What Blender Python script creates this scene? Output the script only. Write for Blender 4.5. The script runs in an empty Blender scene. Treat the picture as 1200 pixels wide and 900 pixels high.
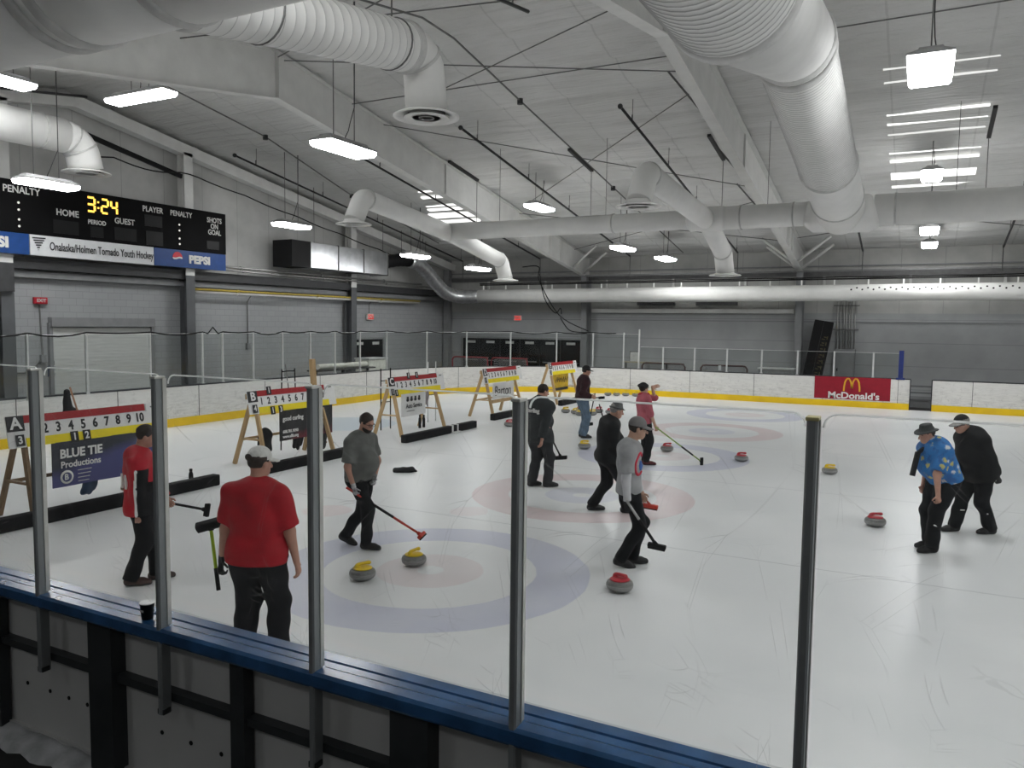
import bpy, bmesh, math, random
import numpy as np
from math import sin, cos, pi, radians as rad, sqrt, atan2
from mathutils import Vector, Matrix
random.seed(7)
SC = bpy.context.scene
COL = SC.collection
V = Vector

# ------------------------------------------------------------------ materials
def new_mat(name):
    m = bpy.data.materials.new(name); m.use_nodes = True
    nt = m.node_tree; nt.nodes.clear()
    out = nt.nodes.new('ShaderNodeOutputMaterial')
    return m, nt, out
def N(nt, typ, **kw):
    n = nt.nodes.new(typ)
    for k, v in kw.items():
        if k.startswith('i_'):
            n.inputs[k[2:].replace('_', ' ')].default_value = v
        else: setattr(n, k, v)
    return n
def math_(nt, op, a, b=None, c=None):
    n = nt.nodes.new('ShaderNodeMath'); n.operation = op
    for i, x in enumerate((a, b, c)):
        if x is None: continue
        if isinstance(x, (int, float)): n.inputs[i].default_value = x
        else: nt.links.new(x, n.inputs[i])
    return n.outputs[0]
def mix_(nt, fac, a, b):
    n = nt.nodes.new('ShaderNodeMix'); n.data_type = 'RGBA'
    for i, x in ((0, fac), (6, a), (7, b)):
        if isinstance(x, (int, float)): n.inputs[i].default_value = x
        elif isinstance(x, (tuple, list)): n.inputs[i].default_value = (*x[:3], 1)
        else: nt.links.new(x, n.inputs[i])
    return n.outputs[2]
def ramp_(nt, fac, stops):
    n = nt.nodes.new('ShaderNodeValToRGB')
    cr = n.color_ramp
    while len(cr.elements) < len(stops): cr.elements.new(.5)
    for e, (p, c) in zip(cr.elements, stops):
        e.position = p; e.color = (*c, 1) if isinstance(c, (tuple, list)) else (c, c, c, 1)
    nt.links.new(fac, n.inputs[0]); return n.outputs[0]
def noise_(nt, vec, scale, detail=3, rough=.55):
    n = nt.nodes.new('ShaderNodeTexNoise')
    n.inputs['Scale'].default_value = scale; n.inputs['Detail'].default_value = detail
    n.inputs['Roughness'].default_value = rough
    if vec is not None: nt.links.new(vec, n.inputs['Vector'])
    return n.outputs['Fac']
def coords(nt, kind='Object', scale=None):
    t = nt.nodes.new('ShaderNodeTexCoord'); o = t.outputs[kind]
    if scale:
        m = nt.nodes.new('ShaderNodeMapping'); m.inputs['Scale'].default_value = scale
        nt.links.new(o, m.inputs['Vector']); o = m.outputs[0]
    return o
def bump_(nt, h, strength=.2, dist=.02):
    b = nt.nodes.new('ShaderNodeBump'); b.inputs['Strength'].default_value = strength
    b.inputs['Distance'].default_value = dist
    nt.links.new(h, b.inputs['Height']); return b.outputs[0]
def principled(nt, out, color, rough=.5, metal=0, spec=.5, normal=None, emis=None, estr=0):
    p = nt.nodes.new('ShaderNodeBsdfPrincipled')
    if isinstance(color, (tuple, list)): p.inputs['Base Color'].default_value = (*color[:3], 1)
    else: nt.links.new(color, p.inputs['Base Color'])
    if isinstance(rough, (int, float)): p.inputs['Roughness'].default_value = rough
    else: nt.links.new(rough, p.inputs['Roughness'])
    p.inputs['Metallic'].default_value = metal
    p.inputs['Specular IOR Level'].default_value = spec
    if normal is not None: nt.links.new(normal, p.inputs['Normal'])
    if emis: p.inputs['Emission Color'].default_value = (*emis, 1); p.inputs['Emission Strength'].default_value = estr
    nt.links.new(p.outputs[0], out.inputs[0]); return p
def mat(name, c, rough=.55, metal=0, var=.12, scale=6, spec=.4, bump=0, bscale=None, stretch=None, c2=None):
    """surface with gentle mottling so that nothing is a flat computer colour"""
    m, nt, out = new_mat(name)
    vec = coords(nt, 'Object', stretch)
    f = noise_(nt, vec, scale, 4)
    lo = c2 if c2 else tuple(x * (1 - var) for x in c)
    hi = c if c2 else tuple(min(1, x * (1 + var)) for x in c)
    col = ramp_(nt, f, [(.3, lo), (.7, hi)])
    nrm = None
    if bump: nrm = bump_(nt, noise_(nt, vec, bscale or scale * 4, 3), bump, .01)
    principled(nt, out, col, rough, metal, spec, nrm)
    return m
def emit(name, c, s):
    m, nt, out = new_mat(name)
    e = nt.nodes.new('ShaderNodeEmission'); e.inputs[0].default_value = (*c, 1); e.inputs[1].default_value = s
    nt.links.new(e.outputs[0], out.inputs[0]); return m

# ------------------------------------------------------------------ mesh builder
class MB:
    def __init__(s): s.v = []; s.f = []; s.mi = []; s.sm = []; s.cur = 0
    def add(s, vs, fs, smooth=False):
        o = len(s.v); s.v += [tuple(x) for x in vs]
        for f in fs: s.f.append(tuple(i + o for i in f)); s.mi.append(s.cur); s.sm.append(smooth)
        return s
    def box(s, c, size, R=None):
        hx, hy, hz = size[0] / 2, size[1] / 2, size[2] / 2
        vs = [V((x, y, z)) for x in (-hx, hx) for y in (-hy, hy) for z in (-hz, hz)]
        if R is not None: vs = [R @ v for v in vs]
        vs = [v + V(c) for v in vs]
        return s.add(vs, [(0, 1, 3, 2), (4, 6, 7, 5), (0, 4, 5, 1), (2, 3, 7, 6), (0, 2, 6, 4), (1, 5, 7, 3)])
    def rbox(s, c, size, r=.01, R=None):
        """box with chamfered edges"""
        hx, hy, hz = [x / 2 for x in size]; r = min(r, hx * .9, hy * .9, hz * .9)
        bm = bmesh.new(); bmesh.ops.create_cube(bm, size=1)
        for v in bm.verts: v.co = V((v.co.x * size[0], v.co.y * size[1], v.co.z * size[2]))
        bmesh.ops.bevel(bm, geom=bm.edges[:] , offset=r, segments=2, affect='EDGES', profile=.6)
        vs = [(R @ v.co if R is not None else v.co) + V(c) for v in bm.verts]
        bm.verts.index_update()
        fs = [tuple(v.index for v in f.verts) for f in bm.faces]; bm.free()
        return s.add(vs, fs, False)
    def bar(s, a, b, w, h, up=(0, 0, 1)):
        a, b = V(a), V(b); d = (b - a).normalized(); u = V(up)
        if abs(d.dot(u)) > .98: u = V((0, 1, 0))
        x = d.cross(u).normalized(); z = x.cross(d).normalized()
        vs = []
        for p in (a, b):
            for i, j in ((-1, -1), (1, -1), (1, 1), (-1, 1)): vs.append(p + x * (i * w / 2) + z * (j * h / 2))
        return s.add(vs, [(0, 1, 2, 3), (7, 6, 5, 4), (0, 4, 5, 1), (1, 5, 6, 2), (2, 6, 7, 3), (3, 7, 4, 0)])
    def cyl(s, a, b, r0, r1=None, n=12, cap=True):
        return s.tube([a, b], [r0, r0 if r1 is None else r1], n, cap)
    def tube(s, pts, r, n=8, cap=True, smooth=True):
        pts = [V(p) for p in pts]; m = len(pts)
        rs = [r] * m if isinstance(r, (int, float)) else list(r)
        tans = []
        for i in range(m):
            t = (pts[min(i + 1, m - 1)] - pts[max(i - 1, 0)])
            tans.append(t.normalized() if t.length > 1e-9 else V((0, 0, 1)))
        t0 = tans[0]; nrm = t0.orthogonal().normalized(); vs = []
        for i in range(m):
            if i:
                ax = tans[i - 1].cross(tans[i])
                if ax.length > 1e-7:
                    nrm = Matrix.Rotation(tans[i - 1].angle(tans[i]), 3, ax.normalized()) @ nrm
            bn = tans[i].cross(nrm).normalized()
            for k in range(n):
                a = 2 * pi * k / n; vs.append(pts[i] + (nrm * cos(a) + bn * sin(a)) * rs[i])
        fs = []
        for i in range(m - 1):
            for k in range(n):
                k2 = (k + 1) % n; fs.append((i * n + k, i * n + k2, (i + 1) * n + k2, (i + 1) * n + k))
        s.add(vs, fs, smooth)
        if cap:
            o = len(s.v) - len(vs)
            s.f.append(tuple(o + k for k in reversed(range(n)))); s.mi.append(s.cur); s.sm.append(False)
            s.f.append(tuple(o + (m - 1) * n + k for k in range(n))); s.mi.append(s.cur); s.sm.append(False)
        return s
    def lathe(s, prof, c=(0, 0, 0), n=24, smooth=True, axis=None):
        """prof: (r, z) list"""
        vs = []; fs = []; c = V(c)
        for r, z in prof:
            for k in range(n):
                a = 2 * pi * k / n; v = V((r * cos(a), r * sin(a), z))
                vs.append((axis @ v if axis is not None else v) + c)
        for i in range(len(prof) - 1):
            for k in range(n):
                k2 = (k + 1) % n; fs.append((i * n + k, i * n + k2, (i + 1) * n + k2, (i + 1) * n + k))
        s.add(vs, fs, smooth)
        o = len(s.v) - len(vs)
        if prof[0][0] > 1e-6: s.f.append(tuple(o + k for k in reversed(range(n)))); s.mi.append(s.cur); s.sm.append(False)
        if prof[-1][0] > 1e-6: s.f.append(tuple(o + (len(prof) - 1) * n + k for k in range(n))); s.mi.append(s.cur); s.sm.append(False)
        return s
    def prism(s, poly, axis, a, b):
        """2-D polygon swept along world axis ('x': poly is (y,z); 'y': (x,z); 'z': (x,y))"""
        def P(u, w, t): return {'x': (t, u, w), 'y': (u, t, w), 'z': (u, w, t)}[axis]
        n = len(poly)
        vs = [P(u, w, a) for u, w in poly] + [P(u, w, b) for u, w in poly]
        fs = [tuple(range(n)), tuple(reversed(range(n, 2 * n)))]
        for i in range(n): j = (i + 1) % n; fs.append((i, i + n, j + n, j))
        return s.add(vs, fs)
    def ellipsoid(s, c, r, n=12, m=8, R=None):
        vs = []; fs = []
        for i in range(m + 1):
            t = pi * i / m
            for k in range(n):
                p = 2 * pi * k / n; v = V((r[0] * sin(t) * cos(p), r[1] * sin(t) * sin(p), r[2] * cos(t)))
                vs.append((R @ v if R is not None else v) + V(c))
        for i in range(m):
            for k in range(n):
                k2 = (k + 1) % n; fs.append((i * n + k, (i + 1) * n + k, (i + 1) * n + k2, i * n + k2))
        return s.add(vs, fs, True)
    def build(s, name, m, parent=None, world=False):
        """world=True: verts are world coords, parent (unrotated Empty) offset is taken off"""
        me = bpy.data.meshes.new(name)
        vs = s.v
        if world and parent is not None:
            off = V((0, 0, 0)); p = parent
            while p is not None: off += p.location; p = p.parent
            vs = [V(v) - off for v in vs]
        me.from_pydata([tuple(v) for v in vs], [], s.f)
        mats = m if isinstance(m, (list, tuple)) else [m]
        for x in mats: me.materials.append(x)
        me.polygons.foreach_set('material_index', s.mi)
        me.polygons.foreach_set('use_smooth', s.sm)
        me.validate(); me.update()
        bm = bmesh.new(); bm.from_mesh(me); bmesh.ops.recalc_face_normals(bm, faces=bm.faces[:]); bm.to_mesh(me); bm.free()
        o = bpy.data.objects.new(name, me); COL.objects.link(o)
        if parent is not None: o.parent = parent
        return o

def tag(o, label=None, cat=None, group=None, kind=None):
    if label: o['label'] = label
    if cat: o['category'] = cat
    if group: o['group'] = group
    if kind: o['kind'] = kind
    return o
def thing(name, label, cat, loc=(0, 0, 0), rz=0, group=None, kind=None):
    o = bpy.data.objects.new(name, None); COL.objects.link(o)
    o.location = loc; o.rotation_euler = (0, 0, rz); o.empty_display_size = .2
    return tag(o, label, cat, group, kind)
def struct(o): o['kind'] = 'structure'; return o
def copy_tree(o, loc=None, rz=None, parent=None, label=None, group=None):
    c = o.copy(); COL.objects.link(c)
    if parent is not None: c.parent = parent
    for ch in o.children: copy_tree(ch, parent=c)
    if loc is not None: c.location = loc
    if rz is not None: c.rotation_euler = (0, 0, rz)
    if label: c['label'] = label
    if group: c['group'] = group
    return c
def text(name, body, size, m, parent, loc, R, depth=.004, bold=0, xs=1.0, align='CENTER', shear=0, spacing=1):
    """lettering as a thin raised mesh; R: 3x3 whose columns are (reading dir, up dir, normal)"""
    cu = bpy.data.curves.new(name, 'FONT'); cu.body = body; cu.size = size; cu.extrude = depth / 2; cu.offset = bold
    cu.align_x = align; cu.align_y = 'CENTER'; cu.resolution_u = 3; cu.shear = shear; cu.space_character = spacing; cu.space_line = .85
    t = bpy.data.objects.new('tmp', cu); COL.objects.link(t)
    dg = bpy.context.evaluated_depsgraph_get(); me = bpy.data.meshes.new_from_object(t.evaluated_get(dg))
    bpy.data.objects.remove(t); bpy.data.curves.remove(cu)
    M = Matrix(R).to_4x4() @ Matrix.Diagonal((xs, 1, 1, 1))
    me.transform(Matrix.Translation(V(loc)) @ M)
    me.materials.clear(); me.materials.append(m); me.name = name
    o = bpy.data.objects.new(name, me); COL.objects.link(o)
    if parent is not None: o.parent = parent
    return o
def RM(x, y):
    x = V(x).normalized(); y = V(y).normalized(); z = x.cross(y)
    return Matrix((x, y, z)).transposed()
# ================================================================== camera
YAW, PIT, ROL, CAMH, FPX = .4793, .0772, .0120, 2.8296, 915.29
fw = V((-sin(YAW) * cos(PIT), cos(YAW) * cos(PIT), -sin(PIT)))
r0 = V((cos(YAW), sin(YAW), 0)); u0 = r0.cross(fw)
rr = r0 * cos(ROL) + u0 * sin(ROL); uu = -r0 * sin(ROL) + u0 * cos(ROL)
cd = bpy.data.cameras.new('camera'); cam = bpy.data.objects.new('camera', cd); COL.objects.link(cam)
cd.sensor_width = 36; cd.lens = 36 * FPX / 1200; cd.clip_start = .05; cd.clip_end = 200
M = Matrix((rr, uu, -fw)).transposed().to_4x4(); M.translation = V((0, 0, CAMH)); cam.matrix_world = M
SC.camera = cam
SC.view_settings.view_transform = 'Standard'; SC.view_settings.look = 'None'
SC.view_settings.exposure = 0.68; SC.view_settings.gamma = 1; SC.view_settings.use_curve_mapping = False
w = bpy.data.worlds.new('world'); SC.world = w; w.use_nodes = True
w.node_tree.nodes['Background'].inputs[0].default_value = (.02, .021, .022, 1)

# ================================================================== dimensions (metres)
XL, XR = -21.5, 42.0        # end walls
YN, YF = -6.0, 34.0         # long walls
YRIDGE, ZRIDGE, SLOPE = 14.0, 9.25, .1625
def zc(y): return ZRIDGE - SLOPE * abs(y - YRIDGE)
BE, BN, BF = -17.4, 3.12, 30.3   # board faces: end, near, far
CR = 6.8                         # corner radius
HX, HY0, HS = -4.854, 7.357, 4.5516   # houses
FRX = [-13.69, -4.36, 4.97, 14.3, 23.6, 33.0]

# ------------------------------------------------------------------ ice
def ice_material():
    m, nt, out = new_mat('rink ice')
    co = coords(nt)
    sx = nt.nodes.new('ShaderNodeSeparateXYZ'); nt.links.new(co, sx.inputs[0])
    wob = noise_(nt, co, 2.2, 3); wob2 = math_(nt, 'MULTIPLY', math_(nt, 'SUBTRACT', wob, .5), .05)
    X = math_(nt, 'SUBTRACT', sx.outputs[0], HX)
    Yr = math_(nt, 'ADD', sx.outputs[1], -HY0 + HS / 2)
    k = math_(nt, 'FLOOR', math_(nt, 'DIVIDE', Yr, HS))
    Y = math_(nt, 'SUBTRACT', math_(nt, 'SUBTRACT', Yr, math_(nt, 'MULTIPLY', k, HS)), HS / 2)
    R = math_(nt, 'ADD', math_(nt, 'SQRT', math_(nt, 'ADD', math_(nt, 'MULTIPLY', X, X), math_(nt, 'MULTIPLY', Y, Y))), wob2)
    def band(a, b, e=.012):
        up = nt.nodes.new('ShaderNodeMapRange'); up.interpolation_type = 'SMOOTHSTEP'
        nt.links.new(R, up.inputs[0]); up.inputs[1].default_value = a - e; up.inputs[2].default_value = a + e
        dn = nt.nodes.new('ShaderNodeMapRange'); dn.interpolation_type = 'SMOOTHSTEP'
        nt.links.new(R, dn.inputs[0]); dn.inputs[1].default_value = b - e; dn.inputs[2].default_value = b + e
        return math_(nt, 'SUBTRACT', up.outputs[0], dn.outputs[0])
    inside = math_(nt, 'MULTIPLY', math_(nt, 'GREATER_THAN', k, -.5), math_(nt, 'LESS_THAN', k, 4.5))
    par = math_(nt, 'ABSOLUTE', math_(nt, 'MODULO', k, 2))
    blue, red = (.36, .38, .60), (.62, .38, .39)
    outer_c = mix_(nt, par, blue, red); inner_c = mix_(nt, par, red, blue)
    frost = noise_(nt, co, 1.1, 4, .65)
    vo = ramp_(nt, frost, [(.3, .36), (.7, .54)])
    fo = math_(nt, 'MULTIPLY', math_(nt, 'MULTIPLY', band(1.22, 1.83), inside), vo)
    fi = math_(nt, 'MULTIPLY', math_(nt, 'MULTIPLY', band(.15, .61), inside), math_(nt, 'MULTIPLY', vo, .62))
    cl = noise_(nt, co, .35, 4, .6)
    white = ramp_(nt, cl, [(.3, (.73, .745, .75)), (.7, (.86, .865, .865))])
    # long skid streaks along the sheets
    st = noise_(nt, coords(nt, 'Object', (.25, 5, 1)), 1.6, 4, .7)
    white = mix_(nt, math_(nt, 'MULTIPLY', ramp_(nt, st, [(.5, 0.), (.8, 1.)]), .12), white, (.58, .6, .61))
    fine = noise_(nt, co, 9, 4, .7)
    white = mix_(nt, math_(nt, 'MULTIPLY', ramp_(nt, fine, [(.55, 0.), (.75, 1.)]), .10), white, (.6, .61, .62))
    col = mix_(nt, fo, white, outer_c); col = mix_(nt, fi, col, inner_c)
    # dividers between the sheets, the tee line and the centre lines
    def line(v, at, w, f, base, c):
        g = math_(nt, 'LESS_THAN', math_(nt, 'ABSOLUTE', math_(nt, 'SUBTRACT', v, at)), w)
        return mix_(nt, math_(nt, 'MULTIPLY', g, f), base, c)
    ay = math_(nt, 'ABSOLUTE', math_(nt, 'ADD', Y, wob2))
    col = line(ay, HS / 2, .014, .5, col, (.36, .37, .39))
    col = line(X, -6.4, .012, .2, col, (.4, .41, .43))
    col = line(X, 0, .008, .15, col, (.4, .41, .43))
    # goal crease and worn hockey dots
    def disc(cx, cy, rad_, f, base, c):
        dx = math_(nt, 'SUBTRACT', sx.outputs[0], cx); dy = math_(nt, 'SUBTRACT', sx.outputs[1], cy)
        d = math_(nt, 'SQRT', math_(nt, 'ADD', math_(nt, 'MULTIPLY', dx, dx), math_(nt, 'MULTIPLY', dy, dy)))
        g = math_(nt, 'LESS_THAN', math_(nt, 'ADD', d, math_(nt, 'MULTIPLY', wob2, 3)), rad_)
        return mix_(nt, math_(nt, 'MULTIPLY', g, f), base, c)
    col = disc(-14.1, 17.0, 1.45, .4, col, (.40, .58, .72))
    col = disc(-7.75, 8.95, .36, .22, col, (.72, .35, .36))
    col = disc(-5.9, 10.0, .3, .15, col, (.72, .35, .36))
    # dark scuffs
    sc = nt.nodes.new('ShaderNodeTexVoronoi'); sc.feature = 'DISTANCE_TO_EDGE'; sc.inputs['Scale'].default_value = .55
    wv = nt.nodes.new('ShaderNodeVectorMath'); wv.operation = 'ADD'
    nz = nt.nodes.new('ShaderNodeTexNoise'); nz.inputs['Scale'].default_value = 1.3; nt.links.new(co, nz.inputs[0])
    nt.links.new(co, wv.inputs[0]); nt.links.new(nz.outputs['Color'], wv.inputs[1]); nt.links.new(wv.outputs[0], sc.inputs['Vector'])
    sf = math_(nt, 'MULTIPLY', math_(nt, 'LESS_THAN', sc.outputs['Distance'], .006), ramp_(nt, noise_(nt, co, .8, 3), [(.54, 0.), (.64, .2)]))
    col = mix_(nt, sf, col, (.3, .3, .3))
    ro = ramp_(nt, noise_(nt, co, .7, 4), [(.3, .30), (.7, .36)])
    nrm = bump_(nt, noise_(nt, co, 26, 3), .05, .01)
    principled(nt, out, col, ro, 0, .5, nrm)
    return m
m_ice = ice_material()
def rounded_outline(off, n=14):
    """rink outline (board face moved outwards by off), counter-clockwise from near right"""
    R = CR + off; pts = [(XR - 1, BN - off)]
    cx, cy = BE + CR, BN + CR
    for i in range(n + 1):
        a = -pi / 2 - pi / 2 * i / n; pts.append((cx + R * cos(a), cy + R * sin(a)))
    cy = BF - CR
    for i in range(n + 1):
        a = pi - pi / 2 * i / n; pts.append((cx + R * cos(a), cy + R * sin(a)))
    pts.append((XR - 1, BF + off)); return pts
OUT = rounded_outline(0)
b = MB(); pts = rounded_outline(.02); b.add([(x, y, 0) for x, y in pts], [tuple(range(len(pts)))])
ice = struct(b.build('floor', m_ice))
# concrete walkway around the rink
m_conc = mat('dark rubber and concrete walkway', (.02, .02, .02), .85, var=.35, scale=3, bump=.2)
b = MB(); b.box(((XL + XR) / 2, (YN + YF) / 2, -.08), (XR - XL, YF - YN, .1)); struct(b.build('floor', m_conc))

# ------------------------------------------------------------------ walls and ceiling
m_wall_lo = None
def cmu_material():
    m, nt, out = new_mat('painted block wall')
    co = coords(nt, 'Object')
    mp = nt.nodes.new('ShaderNodeMapping'); mp.inputs['Rotation'].default_value = (rad(90), 0, rad(90)); nt.links.new(co, mp.inputs[0])
    br = nt.nodes.new('ShaderNodeTexBrick'); br.inputs['Scale'].default_value = 1
    br.inputs['Brick Width'].default_value = .4; br.inputs['Row Height'].default_value = .2; br.inputs['Mortar Size'].default_value = .006
    br.inputs['Color1'].default_value = (.36, .37, .375, 1); br.inputs['Color2'].default_value = (.335, .345, .35, 1); br.inputs['Mortar'].default_value = (.25, .25, .255, 1)
    s = nt.nodes.new('ShaderNodeSeparateXYZ'); nt.links.new(co, s.inputs[0])
    cb = nt.nodes.new('ShaderNodeCombineXYZ'); nt.links.new(s.outputs[1], cb.inputs[0]); nt.links.new(s.outputs[2], cb.inputs[1])
    nt.links.new(cb.outputs[0], br.inputs[0])
    f = noise_(nt, co, .8, 4)
    col = mix_(nt, math_(nt, 'MULTIPLY', f, .35), br.outputs[0], (.27, .275, .28))
    principled(nt, out, col, .7, 0, .3, bump_(nt, br.outputs['Fac'], -.3, .01))
    return m
def panel_material(name, c, w, axis, var=.1, rough=.55, depth=.3, seam=.75):
    """ribbed metal or vinyl panels with seams every w metres along axis 0/1/2"""
    m, nt, out = new_mat(name)
    co = coords(nt); s = nt.nodes.new('ShaderNodeSeparateXYZ'); nt.links.new(co, s.inputs[0])
    a = math_(nt, 'FRACT', math_(nt, 'DIVIDE', s.outputs[axis], w))
    g = math_(nt, 'LESS_THAN', math_(nt, 'ABSOLUTE', math_(nt, 'SUBTRACT', a, .5)), .012 / w)
    f = noise_(nt, co, 1.2, 4)
    col = ramp_(nt, f, [(.3, tuple(x * (1 - var) for x in c)), (.7, tuple(x * (1 + var) for x in c))])
    col = mix_(nt, g, col, tuple(x * seam for x in c))
    principled(nt, out, col, rough, 0, .4, bump_(nt, math_(nt, 'ADD', g, math_(nt, 'MULTIPLY', noise_(nt, co, 4, 3), .6)), depth, .02))
    return m
m_cmu = cmu_material()
m_vinyl_w = panel_material('white vinyl wall insulation', (.46, .46, .445), 1.5, 1, .12)
m_farwall = panel_material('grey metal wall panel', (.34, .35, .352), .9, 2, .08, .5)
m_farup = panel_material('white vinyl wall insulation, long wall', (.42, .42, .40), 1.5, 0, .12)
ZB = 4.25     # block-wall height on the scoreboard end
b = MB(); b.prism([(YN, -.1), (YF, -.1), (YF, ZB), (YN, ZB)], 'x', XL - .2, XL); struct(b.build('wall_left', m_cmu))
b = MB(); b.prism([(YN, ZB), (YF, ZB), (YF, zc(YF)), (YRIDGE, ZRIDGE), (YN, zc(YN))], 'x', XL - .2, XL - .02); struct(b.build('wall_left', m_vinyl_w))
b = MB(); b.box(((XL + XR) / 2, YF + .1, 1.65), (XR - XL, .2, 3.5)); struct(b.build('wall_far', m_farwall))
b = MB(); b.box(((XL + XR) / 2, YF + .12, 4.7), (XR - XL, .2, 2.64)); struct(b.build('wall_far', m_farup))
b = MB(); b.box(((XL + XR) / 2, YN - .1, 3), (XR - XL, .2, 6.1)); struct(b.build('wall_near', m_farwall))
b = MB(); b.prism([(YN, -.1), (YF, -.1), (YF, zc(YF)), (YRIDGE, ZRIDGE), (YN, zc(YN))], 'x', XR, XR + .2); struct(b.build('wall_right', m_farwall))

# roof lining: white vinyl sagging between the purlins
def ceiling_mesh():
    b = MB(); rng = random.Random(3)
    xs = np.arange(XL, XR + .6, .61); ys = np.arange(YN, YF + .01, .0833)
    ph = [(rng.uniform(0, 6.28), rng.uniform(.5, 1.6), rng.uniform(3, 9)) for _ in range(5)]
    vs = []
    for y in ys:
        for x in xs:
            t = ((y - YRIDGE) / 1.5) % 1.0
            t2 = ((y - YRIDGE) / .5) % 1.0
            sag = .075 * (1 - abs(2 * t - 1) ** 3) + .022 * (1 - abs(2 * t2 - 1) ** 2)
            wr = sum(sin(a + x * b_ + 1.7 * y) * sin(a * 2 + y * c_) for a, b_, c_ in ph) * .011
            seam = .03 * math.exp(-(((x + .3) / 1.83 % 1.0 - .5) / .09) ** 2)
            vs.append((x, y, zc(y) - sag + wr + seam))
    nx = len(xs); fs = []
    for j in range(len(ys) - 1):
        for i in range(nx - 1): fs.append((j * nx + i, j * nx + i + 1, (j + 1) * nx + i + 1, (j + 1) * nx + i))
    b.add(vs, fs, True); return b
def ceil_material():
    m, nt, out = new_mat('white vinyl roof insulation')
    co = coords(nt); s = nt.nodes.new('ShaderNodeSeparateXYZ'); nt.links.new(co, s.inputs[0])
    a = math_(nt, 'FRACT', math_(nt, 'DIVIDE', math_(nt, 'ADD', s.outputs[0], .3 + 60), 1.83))
    g = math_(nt, 'LESS_THAN', math_(nt, 'ABSOLUTE', math_(nt, 'SUBTRACT', a, .5)), .012)
    wr = noise_(nt, coords(nt, 'Object', (.35, 3.2, 1)), 1.2, 4, .6)
    f = noise_(nt, co, .5, 4)
    col = ramp_(nt, f, [(.3, (.54, .54, .525)), (.7, (.63, .63, .615))])
    col = mix_(nt, math_(nt, 'MULTIPLY', g, .35), col, (.36, .36, .35))
    principled(nt, out, col, .5, 0, .4, bump_(nt, math_(nt, 'ADD', wr, math_(nt, 'MULTIPLY', g, .3)), .9, .16))
    return m
struct(ceiling_mesh().build('ceiling', ceil_material()))

# ------------------------------------------------------------------ roof frames
m_steel_w = mat('white painted steel', (.64, .64, .62), .5, var=.07, scale=2)
m_steel_g = mat('grey painted steel column', (.23, .235, .24), .5, var=.1, scale=3)
m_rod = mat('dull steel rod', (.16, .16, .155), .5, .3)
def frame_bottom(y): return 8.03 - .156 * abs(y - 14.1)
def roof_frame(X):
    e = thing('roof_beam', None, None, (X, YF - .5, 0)); e['kind'] = 'structure'
    b = MB(); yk0, yk1 = YN + .7, YF - .7
    poly = [(yk0, frame_bottom(yk0)), (14.1, frame_bottom(14.1)), (yk1, frame_bottom(yk1)), (yk1 + .65, frame_bottom(yk1)), (yk1 + .65, zc(yk1 + .65) - .12), (YRIDGE, ZRIDGE - .12), (yk0 - .65, zc(yk0 - .65) - .12), (yk0 - .65, frame_bottom(yk0))]
    # web
    b.prism(poly, 'x', X - .006, X + .006)
    # flanges
    for (ya, za), (yb, zb) in (((yk0, frame_bottom(yk0)), (14.1, frame_bottom(14.1))), ((14.1, frame_bottom(14.1)), (yk1, frame_bottom(yk1)))):
        b.bar((X, ya, za), (X, yb, zb), .26, .02)
    for (ya, yb) in ((YRIDGE, yk1 + .6), (yk0 - .6, YRIDGE)):
        b.bar((X, ya, zc(ya) - .13), (X, yb, zc(yb) - .13), .26, .02)
    # stiffeners and splice plates
    for y in (14.1, 21.5, 29.5, 30.6, 6.5, 0):
        wdt = .26 if y in (14.1, 29.5) else .12
        b.box((X, y, (frame_bottom(y) + zc(y) - .13) / 2), (wdt, .022 if wdt > .2 else .012, zc(y) - .13 - frame_bottom(y)))
    b.build('rafter', m_steel_w, e, True)
    c = MB()
    for ys, d in ((yk1, 1), (yk0, -1)):
        zt = frame_bottom(yk1) if d > 0 else frame_bottom(yk0)
        c.prism([(ys, zt), (ys + d * .65, zt), (ys + d * .65, 0), (ys + d * .25, 0)], 'x', X - .006, X + .006)
        c.bar((X, ys, zt + .02), (X, ys + d * .25, 0), .26, .02, (0, 1, 0)); c.box((X, ys + d * .66, zt / 2), (.26, .02, zt))
    c.build('column', m_steel_g, e, True)
    for sx in (-1, 1):
        for y, dz in ((33.1, 0), (31.9, .1)):
            if X < -10 and sx < 0: continue
            k = MB(); a = V((X + sx * .08, y, frame_bottom(y) + .08)); k.cyl(a, (X + sx * 1.25, y - .25, zc(y - .25) - .15), .055, n=8)
            k.build('brace', m_steel_w, e, True)
        if sx > 0: continue
        for y in (17.7, 21.5, 25.4, 10.0):
            k = MB(); k.bar((X + sx * .1, y, frame_bottom(y) + .03), (X + sx * .95, y, zc(y) - .1), .045, .045)
            k.build('flange_brace', m_rod, e, True)
    return e
for X in FRX: roof_frame(X)
# rake beam, wall columns of the scoreboard end
b = MB()
for ya, yb in ((YRIDGE, YF), (YN, YRIDGE)):
    b.bar((XL + .35, ya, zc(ya) - .42), (XL + .35, yb, zc(yb) - .42), .34, .34)
o = struct(b.build('beam', m_steel_w))
m_col_dk = mat('dark grey painted steel column', (.10, .105, .11), .5, var=.1, scale=3)
for y in (4.2, 12.0, 17.75, 26.0):
    e = thing('column', None, None, (XL + .35, y, 0)); e['kind'] = 'structure'
    for z0, z1, mm, nm in ((0, ZB, m_col_dk, 'lower_column'), (ZB, zc(y) - .5, m_steel_w, 'upper_column')):
        b = MB()
        b.box((XL + .36, y, (z0 + z1) / 2), (.30, .02, z1 - z0))
        for dx in (-.15, .15): b.box((XL + .36 + dx, y, (z0 + z1) / 2), (.02, .34, z1 - z0))
        b.build(nm, mm, e, True)
b = MB(); b.box((XL + .25, YF - .3, 3), (.3, .3, 6)); struct(b.build('column', m_steel_g))
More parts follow.
